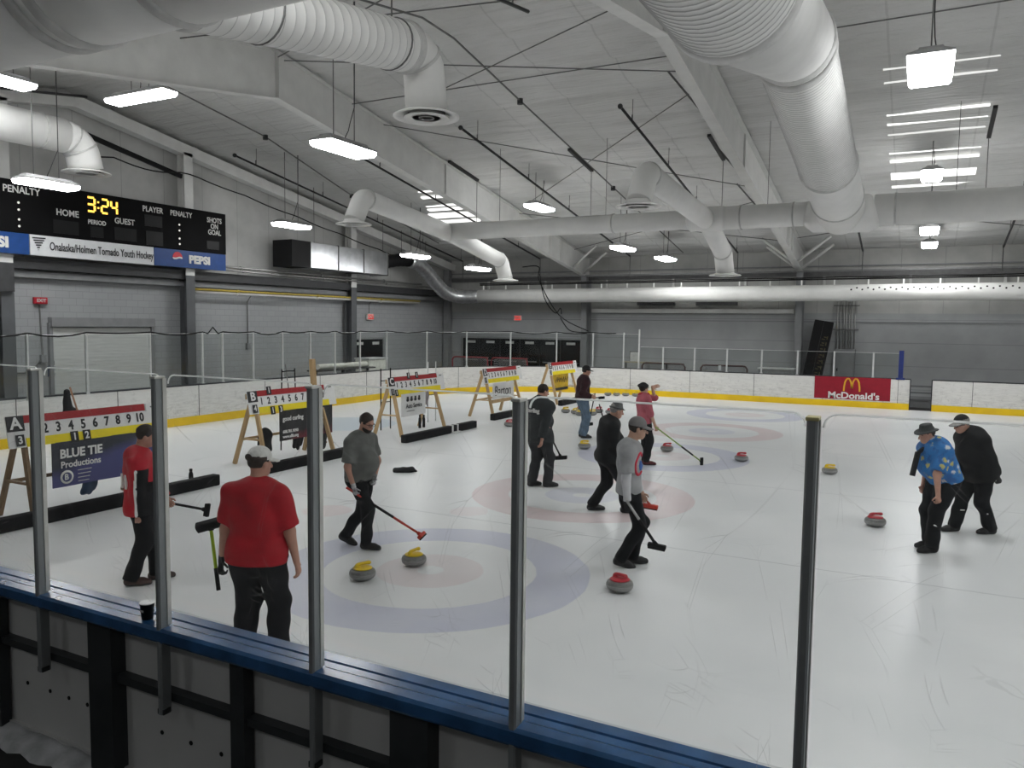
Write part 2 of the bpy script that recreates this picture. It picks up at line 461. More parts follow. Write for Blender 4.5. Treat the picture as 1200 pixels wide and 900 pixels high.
# girt band along the top of the block wall
m_dark = mat('dark grey painted steel', (.045, .046, .048), .55, var=.15)
b = MB(); b.bar((XL + .30, YN + .1, ZB + .02), (XL + .30, YF - .5, ZB + .02), .22, .28); struct(b.build('trim_1', m_dark))
b = MB(); b.bar((XL + .18, YN + .1, ZB - .26), (XL + .18, YF - .5, ZB - .26), .1, .16); struct(b.build('trim_2', m_steel_g))
# dark band and beam on the long wall
b = MB(); b.box(((FRX[0] + FRX[1]) / 2, YF - .16, 3.46), (FRX[1] - FRX[0] - .5, .22, .17)); struct(b.build('trim_3', m_steel_w))
b = MB(); b.box(((XL + XR) / 2, YF - .02, 3.05), (XR - XL, .05, .04)); struct(b.build('trim_4', m_steel_g))
b = MB(); b.box(((XL + XR) / 2, YF - .05, 4.98), (XR - XL, .12, .22)); struct(b.build('trim_5', mat('dark grey steel girt', (.14, .14, .14))))  # girt in a darker grey than the wall lining
b = MB(); b.box(((XL + XR) / 2, YF - .05, 5.28), (XR - XL, .1, .05)); struct(b.build('trim_6', m_steel_g))
# studs of the liner above the duct
for x in np.arange(-19, 22, 3.1):
    b = MB(); b.box((x, YF - .06, 4.75), (.09, .09, .55)); struct(b.build('trim_7', m_steel_w))
# ================================================================== ducts
def duct_mat(name, c, pitch):
    """painted sheet-metal duct"""
    return mat(name, c, .6, var=.06, scale=1.5, spec=.35)
m_duct = duct_mat('white painted spiral duct', (.76, .76, .74), .2)
m_duct_far = duct_mat('bright white fabric duct', (.86, .86, .83), .2)
m_ductseam = mat('grey duct seam', (.50, .50, .49), .6)
m_collar = mat('grey duct collar', (.56, .56, .545), .6)
m_black = mat('black rubber', (.005, .005, .0055), .6, var=.2, spec=.25)
def spiral_duct(pts, r, pitch=None, n=36, ribs=.006, r_list=None):
    """tube with raised seams every `pitch` metres"""
    b = MB(); pts = [V(p) for p in pts]
    out = []; rs = []
    for i in range(len(pts) - 1):
        a, c = pts[i], pts[i + 1]; L = (c - a).length
        ra = r_list[i] if r_list else r; rc = r_list[i + 1] if r_list else r
        if pitch:
            k = max(1, int(L / pitch))
            for j in range(k):
                t = j / k
                for dt, rad_ in ((0, 0), (.46, 0), (.5, ribs), (.54, 0)):
                    tt = t + dt / k
                    out.append(a.lerp(c, tt)); rs.append(ra + (rc - ra) * tt + rad_)
        else: out.append(a); rs.append(ra)
    out.append(pts[-1]); rs.append(r_list[-1] if r_list else r)
    b.tube(out, rs, n)
    if pitch:
        for i in range(len(out) - 1):
            if i % 4 in (1, 2): b.mi[i * n:(i + 1) * n] = [1] * n
    return b
def arc_pts(p0, p1, p2, rad_, n=8):
    """rounded corner at p1"""
    p0, p1, p2 = V(p0), V(p1), V(p2); d0 = (p0 - p1).normalized(); d1 = (p2 - p1).normalized()
    ang = d0.angle(d1); t = rad_ / math.tan(ang / 2); a = p1 + d0 * t; c = p1 + d1 * t
    bis = (d0 + d1).normalized(); cen = p1 + bis * (rad_ / sin(ang / 2))
    va = a - cen; out = []
    ax = va.cross(c - cen).normalized(); tot = va.angle(c - cen)
    for i in range(n + 1): out.append(cen + Matrix.Rotation(tot * i / n, 3, ax) @ va)
    return out
def collar(par, p, d, r, w=.06):
    b = MB(); p, d = V(p), V(d).normalized(); b.tube([p - d * w, p - d * w * .6, p, p + d * w * .6, p + d * w], [r, r + .025, r + .012, r + .025, r], 36); return b.build('collar', m_collar, par, True)
def diffuser(parent, p, r):
    """round stepped ceiling diffuser hanging at p (mouth down)"""
    b = MB(); x, y, z = p
    b.lathe([(r * .50, .13), (r * .55, .06), (r * .9, .02), (r * .98, 0), (r * .97, -.015), (r * .8, .0), (r * .62, .05), (r * .5, .10)], (x, y, z), 36)
    for k in (.68, .44, .22):
        b.lathe([(r * k, -.02), (r * k * .98, -.03), (r * k * .72, .035), (r * k * .70, .045)], (x, y, z), 36)
    o = b.build('diffuser', m_duct, parent, True)
    c = MB(); c.lathe([(0.001, .055), (r * .56, .055), (r * .56, .06), (.001, .06)], (x, y, z), 30); c.build('diffuser_throat', m_black, o, True)
    return o
def hanger(parent, p, r, ztop):
    b = MB(); x, y, z = p
    ring = [(x + (r + .012) * cos(t), y, z + (r + .012) * sin(t)) for t in np.linspace(0, 2 * pi, 25)]
    b.tube(ring, .012, 6, False); b.cyl((x, y, z + r), (x, y, ztop), .012, n=6)
    return b.build('hanger', m_rod, parent, True)

# --- main plenum duct crossing overhead at the top left
YM, ZM, RM_ = 4.75, 6.02, .66
e = thing('main_duct', 'huge grey main air duct crossing the top left corner of the picture', 'duct', (-10, YM, ZM))
spiral_duct([(-16, YM, ZM), (-7.25, YM, ZM)], RM_, None).build('duct', [m_duct, m_ductseam], e, True)
spiral_duct([(-7.25, YM, ZM), (-5.8, YM, ZM)], RM_ * .99, None).build('duct_tee', [m_duct, m_ductseam], e, True)
spiral_duct([(-5.8, YM, ZM), (1.5, YM, ZM)], RM_, None).build('duct', [m_duct, m_ductseam], e, True)
for x in (-7.25, -7.0, -5.75):
    collar(e, (x, YM, ZM), (1, 0, 0), RM_, .07)
b = MB(); b.tube([(-7.0, YM - .1, ZM + .2), (-7.0, YM - .75, ZM + 1.2), (-7.0, YM - .9, 8.0)], .36, 30); b.build('riser', m_duct, e, True)
# --- branch ending in the big round diffuser
X1 = -6.6
e = thing('branch_duct', 'ribbed white branch duct ending in the largest round diffuser, upper middle left', 'duct', (X1, 7, 6.2), 0, 'branch air ducts')
p = [(X1, YM, 5.9), (X1, 9.3, 6.68)]
spiral_duct(p, .335, .16, ribs=.004).build('duct', [m_duct, m_ductseam], e, True)
el = arc_pts((X1, 8.2, 6.49), (X1, 9.78, 6.76), (X1, 9.86, 5.8), .34, 4)
bb = MB(); bb.tube([p[1]] + el + [(X1, 9.86, 5.93)], .305, 32); bb.build('elbow', m_duct, e, True)
collar(e, p[1], V(p[1]) - V(p[0]), .335); collar(e, el[2], el[3] - el[1], .30, .03); collar(e, (X1, 5.55, 6.04), V(p[1]) - V(p[0]), .335)
diffuser(e, (X1, 9.86, 5.86), .50)
hanger(e, (X1, 9.0, 6.63), .335, zc(9.0)); hanger(e, (X1, 6.6, 6.22), .335, zc(6.6))
# --- big duct at the upper right running down to the cross duct
X2, YC, ZCr = -1.85, 21.0, 5.66
e = thing('branch_duct', 'largest ribbed white duct, bent downwards to meet the cross duct at upper right', 'duct', (X2, 12, 6.5), 0, 'branch air ducts')
q0, q1, q2, q3 = V((X2 + .12, YM - .1, 5.98)), V((X2 + .10, 7.8, 6.05)), V((X2 + .03, 12.1, 6.93)), V((X2, YC, ZCr))
spiral_duct([q0, q1], .665, .11, ribs=.008).build('duct', [m_duct, m_ductseam], e, True)
el = arc_pts(q1, q2, q3, 1.0, 4)
bb = MB(); bb.tube([q1] + el, [.64] + [.57] * len(el), 40); bb.build('elbow', m_duct, e, True)
spiral_duct([el[-1], el[-1].lerp(q3, .60)], .56, .085, ribs=.007).build('duct', [m_duct, m_ductseam], e, True)
spiral_duct([el[-1].lerp(q3, .60), q3], .565, None).build('duct', [m_duct, m_ductseam], e, True)
collar(e, q1, q1 - q0, .665, .10); collar(e, el[-1] - (q3 - q2).normalized() * .1, q3 - q2, .575, .10); collar(e, el[-1] + (q3 - q2).normalized() * .16, q3 - q2, .57, .07); collar(e, el[-1].lerp(q3, .6), q3 - q2, .565, .05); collar(e, el[-1].lerp(q3, .86), q3 - q2, .565, .02)

for y_, z_, r_ in ((14.5, 6.5, .57), (18.0, 6.05, .57)):
    b = MB(); b.cyl((X2, y_, z_ + r_ - .05), (X2, y_, zc(y_)), .012, n=6); b.build('hanger', m_rod, e, True)
# --- cross duct
e = thing('cross_duct', 'long plain white duct running across under the steel roof frames', 'duct', (-3, YC, ZCr))
XA, XB = -13.2, -5.15
for xa, xb, ra, rb in ((XA - .25, XB - .45, .255, .255), (XB + .45, X2 - .75, .30, .30), (X2 + .75, 20, .375, .375)):
    spiral_duct([(xa, YC, ZCr), (xb, YC, ZCr)], ra, None).build('duct', [m_duct, m_ductseam], e, True)
bb = MB(); bb.tube([(XB - .5, YC, ZCr), (XB - .42, YC, ZCr), (XB + .42, YC, ZCr), (XB + .5, YC, ZCr)], [.26, .32, .32, .305], 32); bb.build('fitting', m_duct, e, True)
bb = MB(); bb.tube([(X2 - .8, YC, ZCr), (X2 - .62, YC, ZCr - .03), (X2 + .62, YC, ZCr - .06), (X2 + .8, YC, ZCr)], [.31, .44, .46, .375], 32); bb.build('fitting', m_duct, e, True)
for x, r in ((XB - 2.6, .255), (XB + .9, .30), (X2 + 1.2, .375), (X2 - 1.1, .30), (3.5, .375)):
    collar(e, (x, YC, ZCr), (1, 0, 0), r, .02)
for x, r in ((-11.4, .255), (-8.0, .255), (-3.6, .30), (.6, .375), (2.2, .375)):
    bb = MB(); bb.cyl((x, YC, ZCr + r), (x, YC, zc(YC)), .008, n=6); bb.build('hanger', m_rod, e, True)
# --- small drop ducts with a diffuser at each end
def drop_duct(X, ytop, ztop, ylow, zlow, ydt, zdt, zdl, r, label):
    e = thing('drop_duct', label, 'duct', (X, YC, ZCr), 0, 'slim ducts crossing the cross duct')
    a, c = V((X, ytop, ztop)), V((X, ylow, zlow)); mid = V((X, YC, ZCr - .03))
    e1 = arc_pts(mid, a, (X, ytop - .35, ztop - .75), .3, 6); e2 = arc_pts(mid, c, (X, ylow + .25, zlow - .8), .35, 6)
    spiral_duct([mid, e1[0]], r, None).build('duct', [m_duct, m_ductseam], e, True); spiral_duct([mid, e2[0]], r, None).build('duct', [m_duct, m_ductseam], e, True)
    bb = MB(); bb.tube(e1 + [V((X, ydt, zdt + .08))], r * 1.02, 30); bb.build('elbow', m_duct, e, True)
    bb = MB(); bb.tube(e2 + [V((X, ylow + .3, zdl + .08))], r * 1.02, 30); bb.build('elbow', m_duct, e, True)
    collar(e, e1[0], a - mid, r, .03); collar(e, e2[0], c - mid, r, .02)
    diffuser(e, (X, ydt, zdt), r * 1.85); diffuser(e, (X, ylow + .3, zdl), r * 1.85)
drop_duct(XA, 16.7, 6.10, 24.5, 5.02, 16.35, 5.36, 4.36, .255, 'slim white duct with two round diffusers, the one nearer the scoreboard wall')
drop_duct(XB, 15.75, 5.95, 23.1, 4.93, 15.35, 5.22, 4.32, .255, 'slim white duct with two round diffusers, just left of the largest duct')
drop_duct(3.3, 15.75, 5.95, 23.6, 4.95, 15.35, 5.22, 4.55, .255, 'slim white duct end with diffuser cut by the right picture edge')
# duct at far left, above the scoreboard
e = thing('drop_duct', 'white elbow duct with diffuser hanging above the scoreboard at far left', 'duct', (-19.8, 12.5, 7.3), 0, 'slim ducts crossing the cross duct')
el = arc_pts((-19.4, 9, 7.42), (-19.4, 13.05, 7.42), (-19.4, 13.2, 6.5), .55, 7)
spiral_duct([(-19.4, 5, 7.42), el[0]], .42, None).build('duct', [m_duct, m_ductseam], e, True)
bb = MB(); bb.tube(el + [V((-19.4, 13.2, 6.66))], .41, 32); bb.build('elbow', m_duct, e, True)
collar(e, (-19.4, 12.0, 7.42), (0, 1, 0), .42, .03); collar(e, el[2], el[3] - el[1], .41, .025); collar(e, el[5], el[6] - el[4], .41, .025)
diffuser(e, (-19.4, 13.2, 6.60), .60)

# --- far wall perforated duct, silver plenum, flexible silver duct
YD, ZD, RD = 32.3, 4.10, .31
e = thing('perforated_duct', 'bright white perforated air duct running along the long back wall', 'duct', (0, YD, ZD))
spiral_duct([(-18.6, YD, ZD), (24, YD, ZD + .12)], RD, None, 40).build('duct', [m_duct_far, m_ductseam], e, True)
bb = MB()
for i in range(60):
    x = -2.35 + i * .19; t = rad(20 + (14 if i % 2 else 0)); zz = ZD + .12 * (x + 18.6) / 42.6
    c = V((x, YD - cos(t) * RD, zz + sin(t) * RD)); nrm = V((0, -cos(t), sin(t)))
    bb.cyl(c - nrm * .012, c + nrm * .004, .034, n=10)
bb.build('air_holes', m_black, e, True)
for i, x in enumerate(np.arange(-18.3, 8, 1.18)):
    bb = MB(); zz = ZD + .12 * (x + 18.6) / 42.6 + RD; bb.box((x, YD - .1, zz + .08), (.05, .03, .2)); bb.build('bracket', m_duct_far, e, True)
e = thing('cable_tray', 'black cable tray running above the perforated duct on the back wall', 'cable tray', (0, YD + .2, 4.72))
bb = MB(); bb.bar((-18.5, YD - .05, 4.62), (24, YD - .05, 4.75), .12, .05); bb.build('tray', m_black, e, True)
bb = MB(); bb.tube([(-18.5 + i * 1.0, YD - .12, 4.68 + .13 * i / 42.5 + .012 * sin(i * 2.1)) for i in range(43)], .022, 6); bb.build('cable', m_black, e, True)
bb = MB(); bb.bar((-20.9, 33.2, 5.02), (24, 33.2, 5.10), .06, .06); struct(bb.build('trim_8', mat('dull grey pipe', (.2, .2, .2))))
m_galv = mat('galvanised sheet steel', (.46, .47, .48), .28, .9, var=.18, scale=2.5)
e = thing('plenum_box', 'long silver sheet metal plenum box high on the scoreboard wall', 'plenum', (-20.2, 24.2, 4.8))
for i, (ya, yb) in enumerate(((22.3, 23.85), (23.85, 25.4), (25.4, 27.0))):
    bb = MB(); bb.rbox((-20.45, (ya + yb) / 2, 5.26), (.9, yb - ya - .03, .93), .012); bb.build('panel', m_galv, e, True)
    bb = MB(); bb.box((-20.45, yb, 5.26), (.95, .035, .97)); bb.build('flange', m_rod, e, True)
bb = MB(); bb.box((-20.45, 21.8, 5.26), (.92, .95, .95)); bb.build('intake', m_black, e, True)
for y in (22.6, 26.8):
    bb = MB(); bb.cyl((-20.1, y, 5.7), (-20.1, y, zc(y) - .1), .012, n=6); bb.build('hanger', m_rod, e, True)
e = thing('flexible_duct', 'shiny silver flexible duct swooping down to the perforated duct', 'duct', (-19.5, 30, 4.5))
path = [(-20.4, 26.95, 5.3), (-20.35, 28.4, 5.55), (-20.25, 29.5, 5.5), (-20.2, 30.3, 5.1), (-20.1, 30.9, 4.65), (-19.95, 31.5, 4.25), (-19.5, 32.1, 4.08), (-18.6, YD, ZD)]
def smooth_path(pts, k=4):
    pts = [V(p) for p in pts]; out = []
    for i in range(len(pts) - 1):
        a, b_, c, d = pts[max(i - 1, 0)], pts[i], pts[i + 1], pts[min(i + 2, len(pts) - 1)]
        for j in range(k):
            t = j / k; out.append(.5 * ((2 * b_) + (c - a) * t + (2 * a - 5 * b_ + 4 * c - d) * t * t + (3 * b_ - a - 3 * c + d) * t ** 3))
    out.append(pts[-1]); return out
sp = smooth_path(path, 8)
bb = MB(); bb.tube(sp[:14], [.27 + (.01 if i % 2 else -.008) for i in range(14)], 24); bb.build('boot', m_black, e, True)
sp = sp[12:]; bb = MB(); bb.tube(sp, [.31 + (.012 if i % 2 else -.008) for i in range(len(sp))], 24); bb.build('hose', mat('silver foil hose', (.78, .79, .80), .30, .85, var=.2, scale=5), e, True)

for y_, z_ in ((28.4, 5.75), (30.3, 5.3)):
    b = MB(); b.cyl((-20.3, y_, z_), (-20.3, y_, zc(y_)), .012, n=6); b.build('hanger', m_rod, e, True)
# ================================================================== pipes, rods, conduits on the roof
m_pipe = mat('black iron pipe', (.02, .02, .021), .5, var=.2)
def roof_pipe(x, y0, y1, drop, r, name, label, cat, group, drops=True):
    e = thing(name, label, cat, (x, y0, zc(y0) - drop), 0, group)
    pts = [(x, y, zc(y) - drop) for y in ([y0, y1] if (y0 - YRIDGE) * (y1 - YRIDGE) >= 0 else [y0, YRIDGE, y1])]
    b = MB(); b.tube(pts, r, 8); b.build('pipe', m_pipe, e, True)
    b = MB(); b.ellipsoid(pts[0], (r * 1.9, r * 2.2, r * 1.9), 8, 6); b.build('end_cap', m_pipe, e, True)
    if y1 > 31:
        b = MB(); b.tube([(x, y1, zc(y1) - drop), (x, y1 + .05, zc(y1) - drop - .03), (x, y1 + .05, 4.86)], .018, 7); b.build('drop_pipe', m_rod, e, True)
    for y in np.arange(y0 + .9, y1, 3.2):
        b = MB(); b.cyl((x, y, zc(y) - drop), (x, y, zc(y)), .008, n=5); b.cyl((x, y - .02, zc(y) - drop), (x, y - .02, zc(y) - drop + .16), .02, n=6); b.build('sprinkler_head', m_rod, e, True)
    return e
G = 'black sprinkler pipes under the roof'
for x, y0, y1, lb in ((-19.3, 18.1, 31.9, 'black sprinkler pipe nearest the scoreboard end wall'),
                      (-15.25, 19.3, 31.9, 'black sprinkler pipe passing in front of the small left skylight'),
                      (-11.03, 18.1, 31.9, 'black sprinkler pipe starting right beside the biggest round diffuser'),
                      (-6.55, 18.0, 31.9, 'black sprinkler pipe left of the second roof frame'),
                      (-2.02, 26, 32.2, 'black sprinkler pipe just right of the knee braces'),
                      (2.45, 26, 32.2, 'black sprinkler pipe at the right edge of the picture')):
    roof_pipe(x, y0, y1, .6, .034, 'sprinkler_pipe', lb, 'pipe', G)
roof_pipe(-6.62, 8.5, 13.2, .6, .034, 'sprinkler_pipe', 'short black sprinkler pipe end at the top centre', 'pipe', G)
roof_pipe(-19.3, 9.5, 13.2, .6, .034, 'sprinkler_pipe', 'black sprinkler pipe with capped end above the far left diffuser', 'pipe', G)
for i, x in enumerate((-12.55, -8.7, -4.9, 1.22)):
    lb = ['short black bar hung beside the first roof frame', 'short black bar hung where two bracing rods cross', 'short black bar tucked against the second roof frame', 'short black bar hung right of the row of bright lights'][i]
    e = thing('hanging_bar', lb, 'bar', (x, 20, 7.4), 0, 'short black bars with hanging rods')
    b = MB(); b.bar((x, 19.95, zc(19.95) - .7), (x, 21.65, zc(21.65) - .7), .09, .07); b.build('bar', m_pipe, e, True)
    b = MB(); b.cyl((x, 21.6, zc(21.6) - .7), (x, 21.6, zc(21.6) - 2.0), .010, n=6); b.build('rod', m_rod, e, True)
RODS = [((-13.43, 14.13), (-4.5, 17.4)), ((-11.6, 16.9), (-4.5, 14.1)), ((-13.4, 16.55), (-4.5, 16.52)), ((-13.4, 17.9), (-4.5, 25.3)), ((-12.9, 25.5), (-4.5, 17.9)), ((-4.2, 16.45), (4.8, 16.3)), ((-13.4, 11.2), (-4.5, 13.9)), ((-13.4, 13.9), (-4.5, 9.5)), ((-13.4, 26.2), (-4.5, 31.5)), ((-13.4, 31.5), (-4.5, 26.2)), ((-4.2, 27), (4.8, 31.5)), ((-4.2, 31.0), (4.8, 27.2))]
for (xa, ya), (xb, yb) in RODS:
    e_ = MB(); pts = []
    for i in range(9):
        t = i / 8; x, y = xa + (xb - xa) * t, ya + (yb - ya) * t; pts.append((x, y, zc(y) - .35))
    e_.tube(pts, .014, 5); struct(e_.build('beam', m_rod))
def conduit(label, pts, boxes):
    e = thing('conduit', label, 'conduit', (*pts[0], zc(pts[0][1])), 0, 'electrical conduits under the roof')
    b = MB(); b.tube([V((x, y, zc(y) - d)) for x, y, d in [(q[0], q[1], .25) for q in pts]], .022, 6); b.build('pipe', m_rod, e, True)
    for x, y in boxes:
        b = MB(); b.cyl((x, y, zc(y) - .34), (x, y, zc(y) - .2), .075, n=10); b.build('junction_box', m_pipe, e, True)
conduit('thin conduit bending over the ridge in the middle of the roof', [(-9.2, 9), (-9.2, 11.6), (-9.12, 13.46), (-9.12, 14.66), (-9.12, 17.8), (-9.1, 21.8), (-9.05, 33)], [(-9.12, 17.8), (-9.1, 24.5)])
conduit('thin conduit running down the roof above the scoreboard side lights', [(-17.85, 14.2), (-17.8, 14.85), (-17.8, 17.9), (-18.6, 21.8), (-19.0, 23.9), (-19.4, 30)], [(-17.8, 17.9), (-18.9, 23.3)])

# ================================================================== light fixtures
m_lens = emit('lit lamp lens', (.985, .995, 1), 24)
m_house = mat('light grey lamp housing', (.35, .35, .35), .5)
def fixture(loc, along, label, group, w=.25, l=.64):
    e = thing('light_fixture', label, 'light', loc, 0 if along == 'y' else pi / 2, group)
    b = MB()
    # tapered housing on top
    def ring(s, z): return [(-w * s, -l * s ** .3, z), (w * s, -l * s ** .3, z), (w * s, l * s ** .3, z), (-w * s, l * s ** .3, z)]
    vs = ring(1.03, .0) + ring(1.03, .03) + ring(.55, .10) + ring(.5, .13)
    fs = [tuple(reversed(range(4)))] + [(4 * i + k, 4 * i + (k + 1) % 4, 4 * i + 4 + (k + 1) % 4, 4 * i + 4 + k) for i in range(3) for k in range(4)] + [(12, 13, 14, 15)]
    b.add(vs, fs); b.build('housing', m_house, e)
    b = MB(); vs = ring(1, -.001) + ring(.98, -.06) + ring(.86, -.10)
    fs = [tuple(range(4))] + [(4 * i + k, 4 * i + 4 + k, 4 * i + 4 + (k + 1) % 4, 4 * i + (k + 1) % 4) for i in range(2) for k in range(4)] + [(11, 10, 9, 8)]
    b.add(vs, fs); b.build('lens', m_lens, e)
    zt = zc(loc[1]) - loc[2]
    for s in (-.3, .3):
        b = MB(); p0 = (0, s, .13); b.cyl(p0, (0, s, zt), .010, n=6); b.build('suspension_rod', m_rod, e)
    b = MB(); b.tube([(0, 0, .13), (.06, .05, .3), (.04, .12, .45), (.02, .28, .8), (.02, .30, zt)], .009, 5); b.build('cord', m_pipe, e)
    return e
LG = 'lit hanging high-bay lights'
LIGHTS = [((-16.2, 12.4, 7.97), 'x', 'long lit strip light turned crosswise beyond the first roof frame'),
          ((-18.3, 11.45, 5.99), 'y', 'lit strip light hanging right above the scoreboard'),
          ((-17.5, 10.0, 7.88), 'y', 'lit light cut off by the left picture edge'),
          ((-9.77, 11.83, 6.11), 'y', 'large lit strip light hanging in front of the first roof frame'),
          ((-18.47, 19.7, 5.99), 'y', 'lit light hanging above the silver plenum box'),
          ((-11.25, 23.45, 6.67), 'y', 'lit light hanging under the first conduit box, centre of the roof'),
          ((-17.43, 25.32, 5.42), 'y', 'lit light hanging beside the silver flexible duct'),
          ((-16.54, 28.6, 5.14), 'y', 'small lit light between flexible duct and lower diffuser'),
          ((-9.37, 26.35, 5.54), 'y', 'left one of two small lit lights near the knee brace'),
          ((-8.99, 30.26, 5.48), 'y', 'right one of two small lit lights near the knee brace'),
          ((-.04, 12.94, 6.56), 'y', 'biggest brightest lit light at the top right'),
          ((.09, 23.6, 6.88), 'y', 'lit light in front of the right hand skylight'),
          ((.12, 26.54, 5.76), 'y', 'upper one of two lit lights just under the cross duct'),
          ((.16, 31.2, 5.78), 'y', 'lower one of two lit lights just under the cross duct')]
for loc, al, lb in LIGHTS: fixture(loc, al, lb, LG, *((.2, 1.0) if al == 'x' else (.29, .66) if 'brightest' in lb else (.25, .66)))
for x in (9, 18, 27, 36):
    for y in (7.5, 14, 20.5, 27): fixture((x, y, zc(y) - 1.7), 'y', 'lit high-bay light over the unseen half of the rink', LG)
for x, y in ((-.6, 5.6), (-8.6, 4.0), (-4.6, 4.6), (-13.5, 5.0), (4.2, 6.2), (1.2, 3.9)):  # unseen lamps, most of them added to brighten the near ice
    fixture((x, y, zc(y) - .62), 'y', 'unseen lit high-bay light added above the near boards', LG)

m_lens_fill = emit('added fill lamp lens', (.98, .99, 1), 7.5)
for x in (-7, -1, 5):  # fill lamps behind the camera, added to lift the dark near boards
    o = fixture((x, -2.5, 5.6), 'x', 'unseen fill light added over the spectator stand', 'unseen fill lights over the stand')
    for ch in o.children:
        if ch.name.startswith('lens'): ch.data = ch.data.copy(); ch.data.materials[0] = m_lens_fill
# ================================================================== roof lights (translucent strips between folds of the lining)
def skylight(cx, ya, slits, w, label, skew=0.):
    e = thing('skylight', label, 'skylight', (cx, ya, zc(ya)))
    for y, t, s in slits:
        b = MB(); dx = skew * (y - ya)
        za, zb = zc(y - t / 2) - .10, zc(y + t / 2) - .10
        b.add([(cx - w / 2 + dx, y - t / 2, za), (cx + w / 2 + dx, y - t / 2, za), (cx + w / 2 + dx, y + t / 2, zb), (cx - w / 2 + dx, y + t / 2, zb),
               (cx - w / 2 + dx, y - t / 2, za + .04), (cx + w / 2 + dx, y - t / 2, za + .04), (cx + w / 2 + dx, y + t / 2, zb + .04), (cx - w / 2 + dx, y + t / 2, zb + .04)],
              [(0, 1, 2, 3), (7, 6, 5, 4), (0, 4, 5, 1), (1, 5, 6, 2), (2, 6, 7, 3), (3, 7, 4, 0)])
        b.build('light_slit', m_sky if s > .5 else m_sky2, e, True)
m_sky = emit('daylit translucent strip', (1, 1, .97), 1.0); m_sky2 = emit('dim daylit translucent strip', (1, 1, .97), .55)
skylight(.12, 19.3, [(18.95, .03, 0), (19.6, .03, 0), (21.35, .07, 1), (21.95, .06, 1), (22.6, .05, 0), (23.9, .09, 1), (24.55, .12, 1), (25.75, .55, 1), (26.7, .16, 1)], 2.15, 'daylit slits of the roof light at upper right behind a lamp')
skylight(-15.3, 23.9, [(23.95, .12, 1), (24.6, .16, 1), (25.55, .14, 1), (26.0, .2, 1), (26.75, .55, 1), (27.55, .28, 1)], 2.1, 'daylit slits of the roof light above the left end of the cross duct', -.45)
